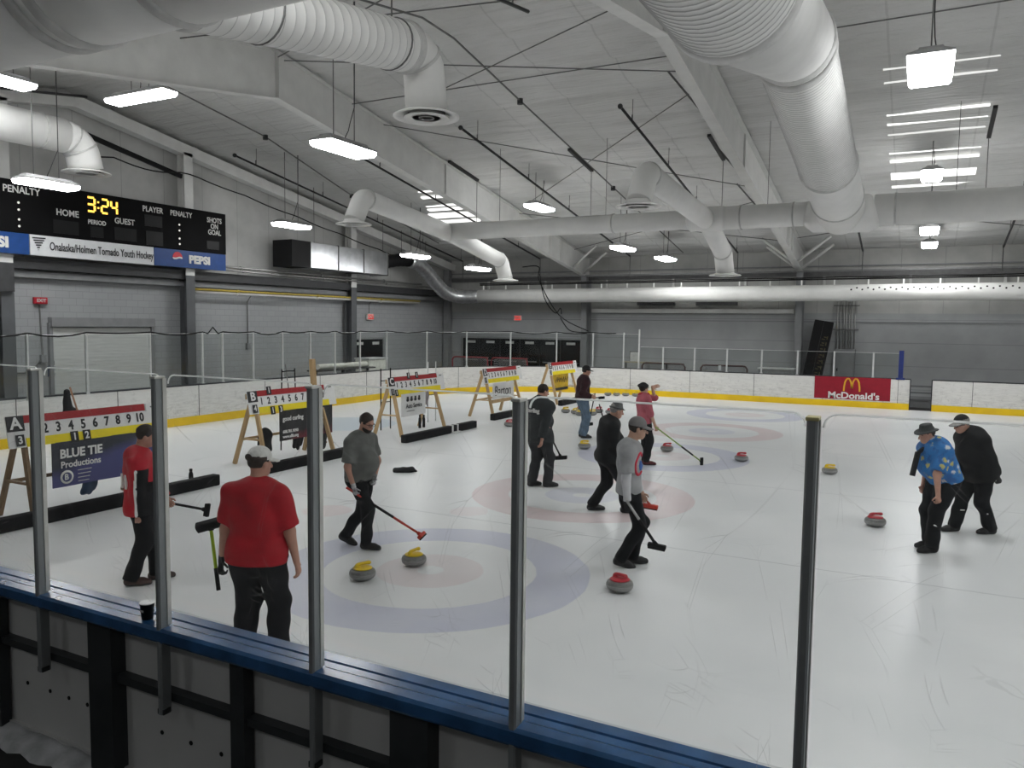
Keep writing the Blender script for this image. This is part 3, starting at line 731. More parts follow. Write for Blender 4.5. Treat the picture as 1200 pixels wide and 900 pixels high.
# ================================================================== smooth bodies: blended volumes polygonised into one surface
def smin(a, b, k):
    h = np.clip(.5 + .5 * (b - a) / k, 0, 1); return b + (a - b) * h - k * h * (1 - h)
class Field:
    def __init__(s, lo, hi, vx):
        s.lo = np.array(lo, np.float32); s.vx = vx
        n = np.ceil((np.array(hi) - s.lo) / vx).astype(int) + 1
        ax = [s.lo[i] + vx * np.arange(n[i], dtype=np.float32) for i in range(3)]
        s.P = np.stack(np.meshgrid(*ax, indexing='ij'), -1)
        s.D = np.full(n, 1.0, np.float32)
    def _sub(s, lo, hi):
        a = np.clip(np.floor((np.array(lo) - s.lo) / s.vx).astype(int), 0, None); b = np.floor((np.array(hi) - s.lo) / s.vx).astype(int) + 2
        return tuple(slice(int(x), int(max(x + 1, y))) for x, y in zip(a, b))
    def put(s, lo, hi, fn, k, pad=.09):
        sl = s._sub(np.array(lo) - pad, np.array(hi) + pad); P = s.P[sl]
        if P.size == 0: return
        d = fn(P); s.D[sl] = smin(s.D[sl], d, k) if k > 0 else np.minimum(s.D[sl], d)
    def cut(s, lo, hi, fn, pad=.0):
        """subtract: keep where fn<0 ... D=max(D,-fn) inside the box"""
        sl = s._sub(np.array(lo) - pad, np.array(hi) + pad); s.D[sl] = np.maximum(s.D[sl], fn(s.P[sl]))
    def cap(s, a, b, r0, r1, k=.03, n=None, f=1.0, clip=None):
        """rounded cone a-b; n/f: flattened along n by factor f; clip: list of (point, outward dir)"""
        a, b = np.array(a, np.float32), np.array(b, np.float32); m = max(r0, r1)
        nn = None if n is None else np.array(n, np.float32) / np.linalg.norm(n)
        def fn(P):
            q = P - a; ba = b - a
            if nn is not None:
                q = q + (q @ nn)[..., None] * nn * (1 / f - 1); ba = ba + (ba @ nn) * nn * (1 / f - 1)
            L2 = float(ba @ ba) + 1e-9
            t = np.clip((q @ ba) / L2, 0, 1)
            d = np.linalg.norm(q - t[..., None] * ba, axis=-1) - (r0 + (r1 - r0) * t)
            if nn is not None: d = d * (f * .5 + .5) * .8
            for p, o in clip or (): d = np.maximum(d, (P - np.array(p, np.float32)) @ np.array(o, np.float32))
            return d
        s.put(np.minimum(a, b) - m, np.maximum(a, b) + m, fn, k)
    def ell(s, c, r, R=None, k=.03, clip=None):
        c = np.array(c, np.float32); r = np.array(r, np.float32); Rm = None if R is None else np.array(R, np.float32); m = float(r.max())
        def fn(P):
            q = P - c
            if Rm is not None: q = q @ Rm          # columns of R are the local axes
            k0 = np.linalg.norm(q / r, axis=-1); k1 = np.linalg.norm(q / (r * r), axis=-1) + 1e-6
            d = k0 * (k0 - 1) / k1
            for p, o in clip or (): d = np.maximum(d, (P - np.array(p, np.float32)) @ np.array(o, np.float32))
            return d
        s.put(c - m, c + m, fn, k)
    def ripple(s, amp, sc, seed=0):
        rg = np.random.RandomState(seed); P = s.P
        near = np.abs(s.D) < .06; Q = P[near]; w = np.zeros(len(Q), np.float32)
        for _ in range(5):
            d = rg.randn(3).astype(np.float32); d /= np.linalg.norm(d); w += np.sin((Q @ d) * sc * rg.uniform(.7, 1.6) + rg.uniform(0, 6))
        s.D[near] += amp * w / 2.2
    def plane(s, p, n):
        """keep the side opposite to n"""
        s.D = np.maximum(s.D, ((s.P - np.array(p, np.float32)) @ np.array(n, np.float32)))
    def mesh(s):
        D = s.D; sh = np.array(D.shape) - 1
        c = [D[i:sh[0] + i, j:sh[1] + j, k:sh[2] + k] for i in (0, 1) for j in (0, 1) for k in (0, 1)]
        neg = sum((x < 0).astype(np.int8) for x in c); act = (neg > 0) & (neg < 8)
        I = np.argwhere(act); idx = np.full(act.shape, -1, np.int64); idx[act] = np.arange(len(I))
        acc = np.zeros((len(I), 3)); cnt = np.zeros(len(I)); cv = [x[act] for x in c]
        off = [(i, j, k) for i in (0, 1) for j in (0, 1) for k in (0, 1)]
        for a in range(8):
            for b_ in range(a + 1, 8):
                if sum(abs(x - y) for x, y in zip(off[a], off[b_])) != 1: continue
                m = (cv[a] < 0) != (cv[b_] < 0); t = np.where(m, cv[a] / (cv[a] - cv[b_] + 1e-12), 0)
                pa, pb = np.array(off[a]), np.array(off[b_])
                acc[m] += (pa + (pb - pa) * t[:, None])[m]; cnt[m] += 1
        vs = (I + acc / np.maximum(cnt, 1)[:, None]) * s.vx + s.lo
        fs = []
        for ax in range(3):
            u, w = (ax + 1) % 3, (ax + 2) % 3
            sl0 = [slice(1, -1)] * 3; sl0[ax] = slice(0, -1); sl1 = list(sl0); sl1[ax] = slice(1, None)
            A = D[tuple(sl0)] < 0; B = D[tuple(sl1)] < 0
            E_ = np.argwhere(A != B); base = E_.copy(); base[:, u] += 1; base[:, w] += 1
            q = []
            for du, dw in ((0, 0), (-1, 0), (-1, -1), (0, -1)):
                cc = base.copy(); cc[:, u] += du; cc[:, w] += dw; q.append(idx[cc[:, 0], cc[:, 1], cc[:, 2]])
            q = np.stack(q, 1); flip = B[tuple(E_.T)]
            q[flip] = q[flip][:, ::-1]; fs.append(q)
        fs = np.concatenate(fs); fs = fs[(fs >= 0).all(1)]
        return vs, fs
def mesh_obj(name, vs, fs, mats, parent, pick=None, extra=None, relax=1):
    """extra: MB appended into the same mesh; pick(centre)->material index"""
    me = bpy.data.meshes.new(name); vs = np.asarray(vs)
    for _ in range(relax):
        s_ = np.zeros_like(vs); n_ = np.zeros(len(vs))
        for a in range(4):
            b_ = (a + 1) % 4
            np.add.at(s_, fs[:, a], vs[fs[:, b_]]); np.add.at(n_, fs[:, a], 1); np.add.at(s_, fs[:, b_], vs[fs[:, a]]); np.add.at(n_, fs[:, b_], 1)
        vs = vs * .5 + .5 * s_ / np.maximum(n_, 1)[:, None]
    V_ = [tuple(map(float, v)) for v in vs]; F_ = [tuple(map(int, f)) for f in fs]
    mi = [0] * len(F_)
    if pick is not None:
        cen = vs[fs].mean(1); mi = [int(x) for x in pick(cen)]
    if extra is not None:
        o = len(V_); V_ += [tuple(v) for v in extra.v]; F_ += [tuple(i + o for i in f) for f in extra.f]; mi += list(extra.mi)
    me.from_pydata(V_, [], F_)
    for m in (mats if isinstance(mats, (list, tuple)) else [mats]): me.materials.append(m)
    me.polygons.foreach_set('material_index', mi); me.polygons.foreach_set('use_smooth', [True] * len(F_))
    me.validate(); me.update()
    ob = bpy.data.objects.new(name, me); COL.objects.link(ob); ob.parent = parent; return ob
def ik(root, tip, l1, l2, hint):
    root, tip, hint = V(root), V(tip), V(hint); d = tip - root; L = min(d.length, (l1 + l2) * .999)
    dn = d.normalized(); tip = root + dn * L
    a = (l1 * l1 - l2 * l2 + L * L) / (2 * L); h = sqrt(max(l1 * l1 - a * a, 0))
    p = hint - dn * hint.dot(dn)
    if p.length < 1e-5: p = dn.orthogonal()
    return root + dn * a + p.normalized() * h, tip
def F3(phi): return V((sin(phi), cos(phi), 0)), V((cos(phi), -sin(phi), 0))   # facing, person's right

m_skin = mat('skin', (.52, .31, .22), .5, var=.1, scale=14)
m_skin_r = mat('ruddy skin', (.48, .26, .19), .5, var=.12, scale=14)
m_eye = mat('dark eye', (.03, .02, .02), .2); m_lip = None
m_shoe = mat('black shoe leather', (.008, .008, .009), .5, var=.3)
m_sole = mat('dark rubber sole', (.03, .03, .03), .7)

def build_person(label, loc, sp):
    """sp: pose and clothing in the person's own frame: x along the picture to the right, y away from the camera, z up"""
    e = thing('person', label, 'person', loc, YAW)
    g = sp.get('girth', 1.0); vx = sp.get('vx', .012); Hs = sp.get('hs', 1.0)
    phi = rad(sp['face']); phs = rad(sp.get('sh_face', sp['face'])); php = rad(sp.get('hip_face', sp['face']))
    fwd, rgt = F3(phi); fs_, rs_ = F3(phs); fp_, rp_ = F3(php)
    P = V(sp['pelvis']); Nk = V(sp['neck']); up = (Nk - P).normalized()
    Hd = V(sp['head']); hf, hr = F3(rad(sp.get('head_face', sp['face'])))
    pit = rad(sp.get('head_pitch', 0)); hfw = (hf * cos(pit) - V((0, 0, 1)) * sin(pit)).normalized()
    hup = hr.cross(hfw).normalized()
    if hup.z < 0: hup = -hup
    HR = Matrix((hr, hfw, hup)).transposed()
    sw = .185 * Hs * (1 + (g - 1) * .45); hw = .092 * Hs * (1 + (g - 1) * .5)
    S = {'R': Nk - up * .100 * Hs + rs_ * sw, 'L': Nk - up * .100 * Hs - rs_ * sw}
    if 'shrug' in sp:
        for k, dv in sp['shrug'].items(): S[k] = S[k] + V(dv)
    Hp = {'R': P + rp_ * hw - V((0, 0, .03)), 'L': P - rp_ * hw - V((0, 0, .03))}
    ua, fa, th, sh = .295 * Hs, .265 * Hs, .435 * Hs, .42 * Hs
    EL, WR, KN, AN = {}, {}, {}, {}
    for k in 'LR':
        EL[k], WR[k] = ik(S[k], sp['hand' + k], ua, fa, sp.get('elbow' + k, -fwd * .6 + (rgt if k == 'R' else -rgt) * .5))
        ft = sp['foot' + k]; an = V((ft[0], ft[1], ft[2] if len(ft) > 3 else .0)) + V((0, 0, .095))
        KN[k], AN[k] = ik(Hp[k], an, th, sh, sp.get('knee' + k, fp_))
    toe = {k: rad(sp['foot' + k][-1]) for k in 'LR'}
    # ---------------- clothes and body volumes share these primitives
    allp = [P, Nk, Hd] + list(EL.values()) + list(WR.values()) + list(KN.values()) + list(AN.values()) + list(S.values())
    lo = np.min([list(p) for p in allp], 0) - .30; hi = np.max([list(p) for p in allp], 0) + .30; lo[2] = -.02
    dep = np.array(fs_)
    mid = P.lerp(Nk, .45); chest = P.lerp(Nk, .74); belly = P.lerp(Nk, .2)
    def torso(F, inf, k=.06, flare=0, low=0):
        bf = sp.get('belly', 1.0)
        F.cap(chest - rs_ * .06, chest + rs_ * .06, .128 * Hs * g + inf, .128 * Hs * g + inf, k, dep, .80)
        F.cap(mid, chest, .142 * Hs * g * bf + inf, .150 * Hs * g + inf, k, dep, .76)
        F.cap(P + V((0, 0, low)), mid, (.148 + flare) * Hs * g + inf, .140 * Hs * g * bf + inf, k, dep, .78)
        if bf > 1.01: F.ell(belly.lerp(mid, .5) + fs_ * .06 * bf, (.14 * g * bf + inf, .13 * bf * g + inf, .15 + inf), Matrix((rs_, fs_, V((0, 0, 1)))).transposed(), k)
        F.cap(P - rp_ * .075 * g + V((0, 0, low + .02)), P + rp_ * .075 * g + V((0, 0, low + .02)), .128 * Hs * g + inf, .128 * Hs * g + inf, k, np.array(fp_), .86)
        for q in 'LR':
            F.cap(chest.lerp(Nk, .40), S[q], .080 * Hs + inf, .060 * Hs + inf * .8, .07)
            F.cap(Nk - up * .045, S[q], .056 * Hs + inf * .5, .052 * Hs + inf * .6, .06)
    # ---------------- body: head, neck, arms, palms, torso and legs as one surface
    F = Field(lo, hi, vx)
    torso(F, -.014)
    hs = Hs * sp.get('head_s', 1.0)
    def hp(x, y, z): return Hd + (hr * x + hfw * y + hup * z) * hs
    F.cap(Nk - up * .06, Hd.lerp(Nk, .35) - hfw * .012, .060 * hs, .054 * hs, .04)
    F.ell(hp(0, -.008, .03), np.array((.075, .094, .098)) * hs, HR, .03)
    F.ell(hp(0, .022, -.035), np.array((.062, .068, .075)) * hs, HR, .03)
    F.ell(hp(0, .052, -.078), np.array((.036, .034, .030)) * hs, HR, .025)
    F.cap(hp(0, .090, .010), hp(0, .112, -.028), .010 * hs, .015 * hs, .012)
    F.cap(hp(-.03, .083, .030), hp(.03, .083, .030), .012 * hs, .012 * hs, .014)
    F.cap(hp(-.02, .086, -.058), hp(.02, .086, -.058), .008 * hs, .008 * hs, .010)
    for sx in (-1, 1):
        F.ell(hp(.076 * sx, -.004, -.005), np.array((.012, .020, .032)) * hs, HR, .010)
    for k in 'LR':
        F.cap(S[k], EL[k], .054 * Hs * (g * .5 + .5), .043 * Hs, .035)
        F.cap(EL[k], WR[k], .044 * Hs * (g * .4 + .6), .028 * Hs, .03)
        F.cap(Hp[k], KN[k], .088 * Hs * g, .058 * Hs, .05); F.cap(KN[k], AN[k], .058 * Hs, .040 * Hs, .04)
    ex = MB()
    for k in 'LR':
        # hand: palm in the volume, five bent fingers rooted in it
        wd = (WR[k] - EL[k]).normalized(); hd = V(sp.get('hdir' + k, wd)).normalized()
        pn = V(sp.get('palm' + k, (rs_ if k == 'L' else -rs_))); pn = (pn - hd * pn.dot(hd)).normalized()   # palm normal
        sd = hd.cross(pn).normalized()
        thumb_side = sd if sd.dot(fwd) > 0 else -sd
        pc = WR[k] + hd * .05 * Hs
        F.cap(WR[k] + hd * .012, WR[k] + hd * .078 * Hs, .030 * Hs, .040 * Hs, .02, pn, .5)
        curl = sp.get('curl' + k, .55)
        for i, (o, L) in enumerate(((-.03, .068), (-.010, .078), (.010, .074), (.029, .058))):
            base = WR[k] + hd * (.092 - abs(i - 1.3) * .004) * Hs - thumb_side * o * -1 * Hs * -1
            d1 = (hd * cos(curl * .8) + pn * sin(curl * .8)); d2 = (hd * cos(curl * 1.9) + pn * sin(curl * 1.9)); d3 = (hd * cos(curl * 2.7) + pn * sin(curl * 2.7))
            p1 = base + d1 * L * .48 * Hs; p2 = p1 + d2 * L * .32 * Hs; p3 = p2 + d3 * L * .25 * Hs
            ex.tube([base - hd * .02, base, p1, p2, p3], [.0095 * Hs, .0098 * Hs, .009 * Hs, .0082 * Hs, .006 * Hs], 7)
        tb = WR[k] + hd * .03 * Hs + thumb_side * .028 * Hs
        t1 = tb + (hd * .6 + thumb_side * .75 + pn * .25).normalized() * .036 * Hs; t2 = t1 + (hd * .85 + thumb_side * .2 + pn * .4 * (1 + curl)).normalized() * .032 * Hs
        ex.tube([tb - thumb_side * .012, tb, t1, t2], [.012 * Hs, .0125 * Hs, .0105 * Hs, .0075 * Hs], 7)
    vs, f_ = F.mesh()
    glove = sp.get('glove', {})
    bm_ = [sp.get('skin', m_skin)] + ([sp['glove_mat']] if 'glove_mat' in sp else [])
    def pick(c):
        out = np.zeros(len(c), int)
        for k in glove:
            d = np.linalg.norm(c - np.array(WR[k] + (WR[k] - EL[k]).normalized() * .06), axis=1); out[d < .105] = 1
        return out
    if glove:
        for i, f in enumerate(ex.f):
            c = sum((V(ex.v[j]) for j in f), V()) / len(f)
            if any((c - WR[k]).length < .22 for k in glove): ex.mi[i] = 1
    body = mesh_obj('body', vs, f_, bm_, e, pick if glove else None, ex)
    for sx in (-1, 1):
        b = MB(); b.ellipsoid(hp(.031 * sx, .079, .012), (.011 * hs, .009 * hs, .008 * hs), 8, 6, HR); b.build('eye', m_eye, e)
    # ---------------- trousers
    F = Field(lo, hi, vx); ti = sp.get('trouser_loose', .016)
    F.cap(P - rp_ * .075 * g + V((0, 0, .02)), P + rp_ * .075 * g + V((0, 0, .02)), .128 * Hs * g + .014, .128 * Hs * g + .014, .05, np.array(fp_), .86)
    F.cap(P, P + up * (sp.get('hem', -.06) + .12), .148 * Hs * g + .014, .146 * Hs * g * (sp.get('belly', 1.0) * .5 + .5) + .014, .05, dep, .78)
    for k in 'LR':
        F.cap(Hp[k], KN[k], .090 * Hs * g + ti, .062 * Hs + ti, .05)
        F.cap(KN[k], AN[k] + (AN[k] - KN[k]).normalized() * .03, .062 * Hs + ti, .052 * Hs + ti * 1.25, .05)
    F.ripple(.008, 26, 3)
    wst = sp.get('hem', -.06) + .07
    wz = P + up * wst; F.plane(wz, up)
    for k in 'LR':
        dn = (AN[k] - KN[k]).normalized(); pl = np.array(AN[k] + dn * .035); nn = np.array(dn)
        sl = F._sub(np.array(AN[k]) - .16, np.array(AN[k]) + .16)
        F.D[sl] = np.maximum(F.D[sl], (F.P[sl] - pl) @ nn)
    vs, f_ = F.mesh(); mesh_obj('trousers', vs, f_, sp['trousers'], e, sp.get('trouser_pick'))
    if sp.get('belt'):
        pass
    # ---------------- shirt or jacket
    F = Field(lo, hi, vx); si = sp.get('shirt_loose', .020); hem = sp.get('hem', -.06)
    torso(F, si, .06, sp.get('flare', .0), min(0, hem + .05))
    if sp.get('hem', -.06) < -.1:
        for k in 'LR': F.cap(Hp[k], Hp[k].lerp(KN[k], .3), .09 * Hs * g + si, .085 * Hs * g + si, .06)
    slv = sp.get('sleeve', .7)
    for k in 'LR':
        if slv < 1:
            en = S[k].lerp(EL[k], slv); F.cap(S[k], S[k].lerp(EL[k], slv + .15), .060 * Hs * (g * .5 + .5) + si * .9, .056 * Hs * (g * .4 + .6) + si * 1.3, .045, clip=[(en, (EL[k] - S[k]).normalized())])
        else:
            F.cap(S[k], EL[k], .058 * Hs * (g * .5 + .5) + si * .9, .048 * Hs + si * .9, .045)
            en = EL[k].lerp(WR[k], min(1, slv - 1)); F.cap(EL[k], EL[k].lerp(WR[k], min(1.1, slv - 1 + .12)), .048 * Hs + si * .9, .034 * Hs + si * .85, .035, clip=[(en, (WR[k] - EL[k]).normalized())])
    if sp.get('collar'): F.cap(Nk - up * .05, Nk + up * .03, .072, .068, .03)
    F.ripple(sp.get('rip', .007), 24, 5)
    hz = P + up * hem; hn = -up * 1.0
    F.plane(hz, hn)
    vs, f_ = F.mesh(); mesh_obj(sp.get('shirt_name', 'shirt'), vs, f_, sp['shirt'], e, sp['shirt_pick'](S, EL, WR, P, Nk, fs_, rs_) if 'shirt_pick' in sp else None)
    # long under-sleeves
    if 'undersleeve' in sp:
        F = Field(lo, hi, vx)
        for k in 'LR':
            F.cap(S[k].lerp(EL[k], .3), EL[k], .062, .056, .02); F.cap(EL[k], WR[k], .056, .042, .02, clip=[(EL[k].lerp(WR[k], .96), (WR[k] - EL[k]).normalized())])
        F.ripple(.003, 40, 2); vs, f_ = F.mesh(); mesh_obj('long_sleeves', vs, f_, sp['undersleeve'], e)
    # ---------------- shoes
    for k in 'LR':
        fx, rx = F3(toe[k]); ft = sp['foot' + k]; z0 = ft[2] if len(ft) > 3 else 0.0
        tp = rad(sp.get('toe_pitch' + k, 0)); fx3 = (fx * cos(tp) - V((0, 0, 1)) * sin(tp)).normalized(); ux = rx.cross(fx3)
        if ux.z < 0: ux = -ux
        A = V((AN[k].x, AN[k].y, z0 + .095)); base = A - ux * .095
        lo2 = np.min([list(base - fx3 * .16), list(base + fx3 * .26)], 0) - .12; hi2 = np.max([list(base - fx3 * .16), list(base + fx3 * .26)], 0) + .16
        Fs = Field(lo2, hi2, .010)
        Fs.cap(base - fx3 * .035 + ux * .048, base + fx3 * .10 + ux * .036, .050 * Hs, .048 * Hs, .03)
        Fs.cap(base + fx3 * .10 + ux * .032, base + fx3 * .165 + ux * .028, .048 * Hs, .038 * Hs, .03)
        Fs.cap(base + ux * .05 - fx3 * .01, A + ux * .02, .052, .050, .03)
        Fs.plane(base + ux * .004, -ux)
        vs, f_ = Fs.mesh()
        up_ = np.array(ux); bp = np.array(base)
        mesh_obj('shoe', vs, f_, [sp.get('shoe_mat', m_shoe), m_sole], e, lambda c, up_=up_, bp=bp: ((c - bp) @ up_ < .022).astype(int))
    # ---------------- hair, beard, hats
    lo3 = np.array(Hd) - .26; hi3 = np.array(Hd) + .26
    if 'hair' in sp:
        Fh = Field(lo3, hi3, .009); hl = sp.get('hair_len', .0)
        Fh.ell(hp(0, -.016, .036), np.array((.083, .098, .101)) * hs, HR, .0)
        if hl: Fh.cap(hp(0, -.05, 0), hp(0, -.06, -hl), .07, .06, .04)
        Fh.ripple(.003, 70, 4)
        Fh.plane(hp(0, .062, .045), (hfw * .8 + hup * -.55).normalized())
        Fh.plane(hp(0, 0, -.045 - hl), -hup)
        Fh.plane(hp(0, .03, -.005), (hfw * .86 - hup * .5).normalized())
        vs, f_ = Fh.mesh(); mesh_obj('hair', vs, f_, sp['hair'], e)
    if 'beard' in sp:
        Fh = Field(lo3, hi3, .008)
        Fh.ell(hp(0, .024, -.045), np.array((.068, .075, .075)) * hs, HR, .0); Fh.ell(hp(0, .056, -.080), np.array((.042, .040, .036)) * hs, HR, .02)
        Fh.plane(hp(0, .0, -.030), (hup * .9 + hfw * .25).normalized()); Fh.plane(hp(0, -.005, 0), -hfw)
        vs, f_ = Fh.mesh(); mesh_obj('beard', vs, f_, sp['beard'], e)
    if 'glasses' in sp:
        b = MB()
        for sx in (-1, 1):
            c = [hp(.032 * sx + .022 * cos(t), .098, .010 + .017 * sin(t)) for t in np.linspace(0, 2 * pi, 13)]
            b.tube(c, .0035, 5, False); b.tube([hp(.054 * sx, .096, .014), hp(.079 * sx, .05, .014), hp(.081 * sx, -.01, .008)], .0035, 5)
        b.tube([hp(-.01, .100, .014), hp(.01, .100, .014)], .0035, 5); b.build('glasses', m_eye, e)
    kind = sp.get('hat')
    if kind:
        cm = sp['hat_mat']; Fh = Field(lo3, hi3, .008)
        if kind in ('cap', 'backcap', 'trucker'):
            Fh.ell(hp(0, -.012, .052), np.array((.088, .106, .096)) * hs, HR, .0, [(hp(0, 0, .034), -hup)])
            bd = 1
            def brim(P_):
                q = (P_ - np.array(Hd, np.float32)) @ np.array(HR, np.float32)
                x, y, z = q[..., 0] / hs, q[..., 1] / hs * bd, q[..., 2] / hs
                zz = z - .042 + x * x * 3.2 + np.maximum(y - .09, 0) * .22
                return np.maximum(np.abs(zz) - .007, np.sqrt(x * x / .0064 + (y - .085) ** 2 / .0086) * .085 - .085) * .8
            Fh.put(lo3, hi3, brim, .006)
        elif kind == 'fedora':
            Fh.cap(hp(0, -.008, .045), hp(0, -.012, .105), .098 * hs, .078 * hs, .0, None, 1, [(hp(0, 0, .135), hup), (hp(0, 0, .04), -hup)])
            def brim(P_):
                q = (P_ - np.array(Hd, np.float32)) @ np.array(HR, np.float32); x, y, z = q[..., 0] / hs, q[..., 1] / hs, q[..., 2] / hs
                rr_ = np.sqrt(x * x / .82 + (y + .005) ** 2)
                return np.maximum(np.abs(z - .047 - (x * x) * 1.0 + np.maximum(rr_ - .1, 0) * .25) - .008, rr_ - sp.get('brim', .155)) * .8
            Fh.put(lo3, hi3, brim, .01)
        elif kind == 'beret':
            Fh.ell(hp(0, -.02, .075), np.array((.115, .125, .055)) * hs, HR, .0); Fh.cap(hp(0, -.012, .03), hp(0, -.012, .06), .092 * hs, .09 * hs, .02, None, 1, [(hp(0, 0, .03), -hup)])
            Fh.cap(hp(0, .09, .04), hp(0, .125, .028), .03, .02, .01, np.array(hup), .3)
        elif kind == 'beanie':
            Fh.ell(hp(0, -.012, .050), np.array((.088, .104, .100)) * hs, HR, .0, [(hp(0, 0, .018), -hup)])
        vs, f_ = Fh.mesh(); hpk = sp.get('hat_pick')
        if hpk: hb = lambda c: hpk((c - np.array(Hd)) @ np.array(HR) / hs)
        else: hb = None
        mesh_obj('hat' if kind != 'cap' else 'cap', vs, f_, cm, e, hb)
    return e, dict(S=S, EL=EL, WR=WR, KN=KN, AN=AN, P=P, Nk=Nk, Hd=Hd, f=fs_, r=rs_, up=up, e=e)
def to_world(loc, p):
    c, s = cos(YAW), sin(YAW); return V((loc[0] + c * p[0] - s * p[1], loc[1] + s * p[0] + c * p[1], loc[2] + p[2] if len(loc) > 2 else p[2]))

from mathutils.bvhtree import BVHTree
def surface(o):
    me = o.data; return BVHTree.FromPolygons([v.co.copy() for v in me.vertices], [tuple(p.vertices) for p in me.polygons])
def on_surface(tree, cen, d, lift=.0):
    d = V(d).normalized(); hit = tree.ray_cast(V(cen) + d * .6, -d)
    return (hit[0] if hit[0] is not None else V(cen) + d * .16) + d * lift
# ================================================================== dasher boards
def board_mat():
    m, nt, out = new_mat('scuffed white plastic boards')
    co = coords(nt)
    sm = noise_(nt, coords(nt, 'Object', (1.2, 1.2, 7)), 2.6, 5, .75)
    sp_ = noise_(nt, co, 7, 4, .8)
    s = nt.nodes.new('ShaderNodeSeparateXYZ'); nt.links.new(co, s.inputs[0])
    lowz = ramp_(nt, s.outputs[2], [(.15, 1.), (.95, .35)])
    col = mix_(nt, math_(nt, 'MULTIPLY', ramp_(nt, sm, [(.44, 0.), (.62, 1.)]), math_(nt, 'MULTIPLY', lowz, .40)), (.78, .775, .745), (.34, .33, .31))
    col = mix_(nt, math_(nt, 'MULTIPLY', ramp_(nt, sp_, [(.56, 0.), (.68, 1.)]), math_(nt, 'MULTIPLY', lowz, .5)), col, (.22, .21, .2))
    principled(nt, out, col, .4, 0, .4); return m
m_board = board_mat()
m_kick = mat('yellow kick plate', (.93, .64, .012), .4, var=.15, scale=2, c2=(.80, .53, .015))
m_cap_dk = mat('dark board cap rail', (.025, .028, .035), .4)
m_seam = mat('dark board seam', (.06, .06, .06), .6)
BH = 1.05
def strip(b, outl, o0, o1, z0, z1):
    """ring of boxes between two offset outlines"""
    A, B = outl(o0), outl(o1); n = len(A); vs = []
    for (x0, y0), (x1, y1) in zip(A, B): vs += [(x0, y0, z0), (x1, y1, z0), (x1, y1, z1), (x0, y0, z1)]
    fs = []
    for i in range(n - 1):
        for k in range(4): fs.append((4 * i + k, 4 * i + (k + 1) % 4, 4 * i + 4 + (k + 1) % 4, 4 * i + 4 + k))
    fs += [(0, 1, 2, 3), tuple(4 * (n - 1) + k for k in (3, 2, 1, 0))]
    b.add(vs, fs)
def curve_outline(off):
    P = rounded_outline(off, 20); return [(-8.0, P[1][1])] + P[1:-1] + [(-.21, P[-1][1])]
def far_right(off): return [(.47, BF + off), (XR - 1, BF + off)]
for nm, ol in (('curved', curve_outline), ('right', far_right)):
    e = thing('wall_rink', None, None, (-17 if nm == 'curved' else 10, 17 if nm == 'curved' else BF, 0)); e['kind'] = 'structure'
    b = MB(); strip(b, ol, 0, .14, 0, BH); b.build('board_face', m_board, e, True)
    b = MB(); strip(b, ol, -.018, .01, 0, .22); b.build('kick_plate', m_kick, e, True)
    b = MB(); strip(b, ol, -.01, .17, BH, BH + .03); b.build('cap_rail', m_cap_dk, e, True)
    # seams along the run
    P = ol(0); acc = 0; nxt = 1.2; P2 = ol(-.004)
    for i in range(len(P) - 1):
        a, c = V((*P[i], 0)), V((*P[i + 1], 0)); L = (c - a).length
        while nxt <= acc + L:
            t = (nxt - acc) / L; p = a.lerp(c, t); d = (c - a).normalized(); nrm = V((d.y, -d.x, 0))
            if p.x < 12:
                b = MB(); Rz = Matrix((d, nrm, V((0, 0, 1)))).transposed(); b.box((p.x, p.y, .63), (.014, .012, .84), Rz); b.build('seam', m_seam, e, True)
            nxt += 2.44
        acc += L
# bench door gap: end jambs and rails behind
e = thing('bench_gate', 'dark open gap with rails in the far boards, right of the red banner', 'gate', (.13, BF + .3, 0))
for x in (-.2, .46):
    b = MB(); b.box((x, BF + .1, .53), (.03, .3, 1.06)); b.build('jamb', m_cap_dk, e, True)
for z in (.55, .78, .3):
    b = MB(); b.bar((-.2, BF + .9, z), (.9, BF + .9, z), .05, .06); b.build('rail', mat('grey gate rail', (.16, .165, .17)), e, True)
b = MB(); b.box((.35, BF + .93, .22), (1.1, .03, .40)); b.build('kick_panel', m_steel_g, e, True)
# ---------------- near boards seen from the stands
m_capb = mat('blue plastic cap rail', (.022, .085, .21), .25, var=.3, scale=5, spec=.6)
m_hdpe = mat('white board backing', (.50, .50, .49), .55, var=.06, scale=1.2)
m_frame = mat('dark green steel board frame', (.030, .034, .036), .45, var=.25, scale=3)
e = thing('wall_near_boards', None, None, (-3, 3.05, 0)); e['kind'] = 'structure'
x0, x1 = -9.0, XR - 1
b = MB(); b.box(((x0 + x1) / 2, 3.085, .53), (x1 - x0, .03, 1.0)); b.build('board_back', m_hdpe, e, True)
b = MB(); b.box(((x0 + x1) / 2, 3.12, .53), (x1 - x0, .02, 1.0)); b.build('board_face', m_board, e, True)
b = MB()
b.prism([(2.925, .985), (2.915, 1.0), (2.915, 1.055), (2.93, 1.07), (3.055, 1.07), (3.06, 1.058), (3.068, 1.058), (3.072, 1.072), (3.145, 1.072), (3.16, 1.06), (3.16, 1.0), (3.145, .985)], 'x', x0, x1); b.build('cap_rail', m_capb, e, True)
b = MB(); b.bar((x0, 3.04, .63), (x1, 3.04, .63), .07, .05); b.build('rail', m_frame, e, True)
b = MB(); b.bar((x0, 3.055, .03), (x1, 3.055, .03), .03, .03); b.build('sill', m_hdpe, e, True)
for i, x in enumerate((-7.8, -6.68, -5.53, -4.38, -3.23, -2.08, -.93, .22, 1.37)):
    wdt = .22 if i % 2 else .105
    b = MB(); b.box((x, 3.02, .5), (wdt, .10 if i % 2 else .07, .97)); b.build('frame_post', m_frame, e, True)
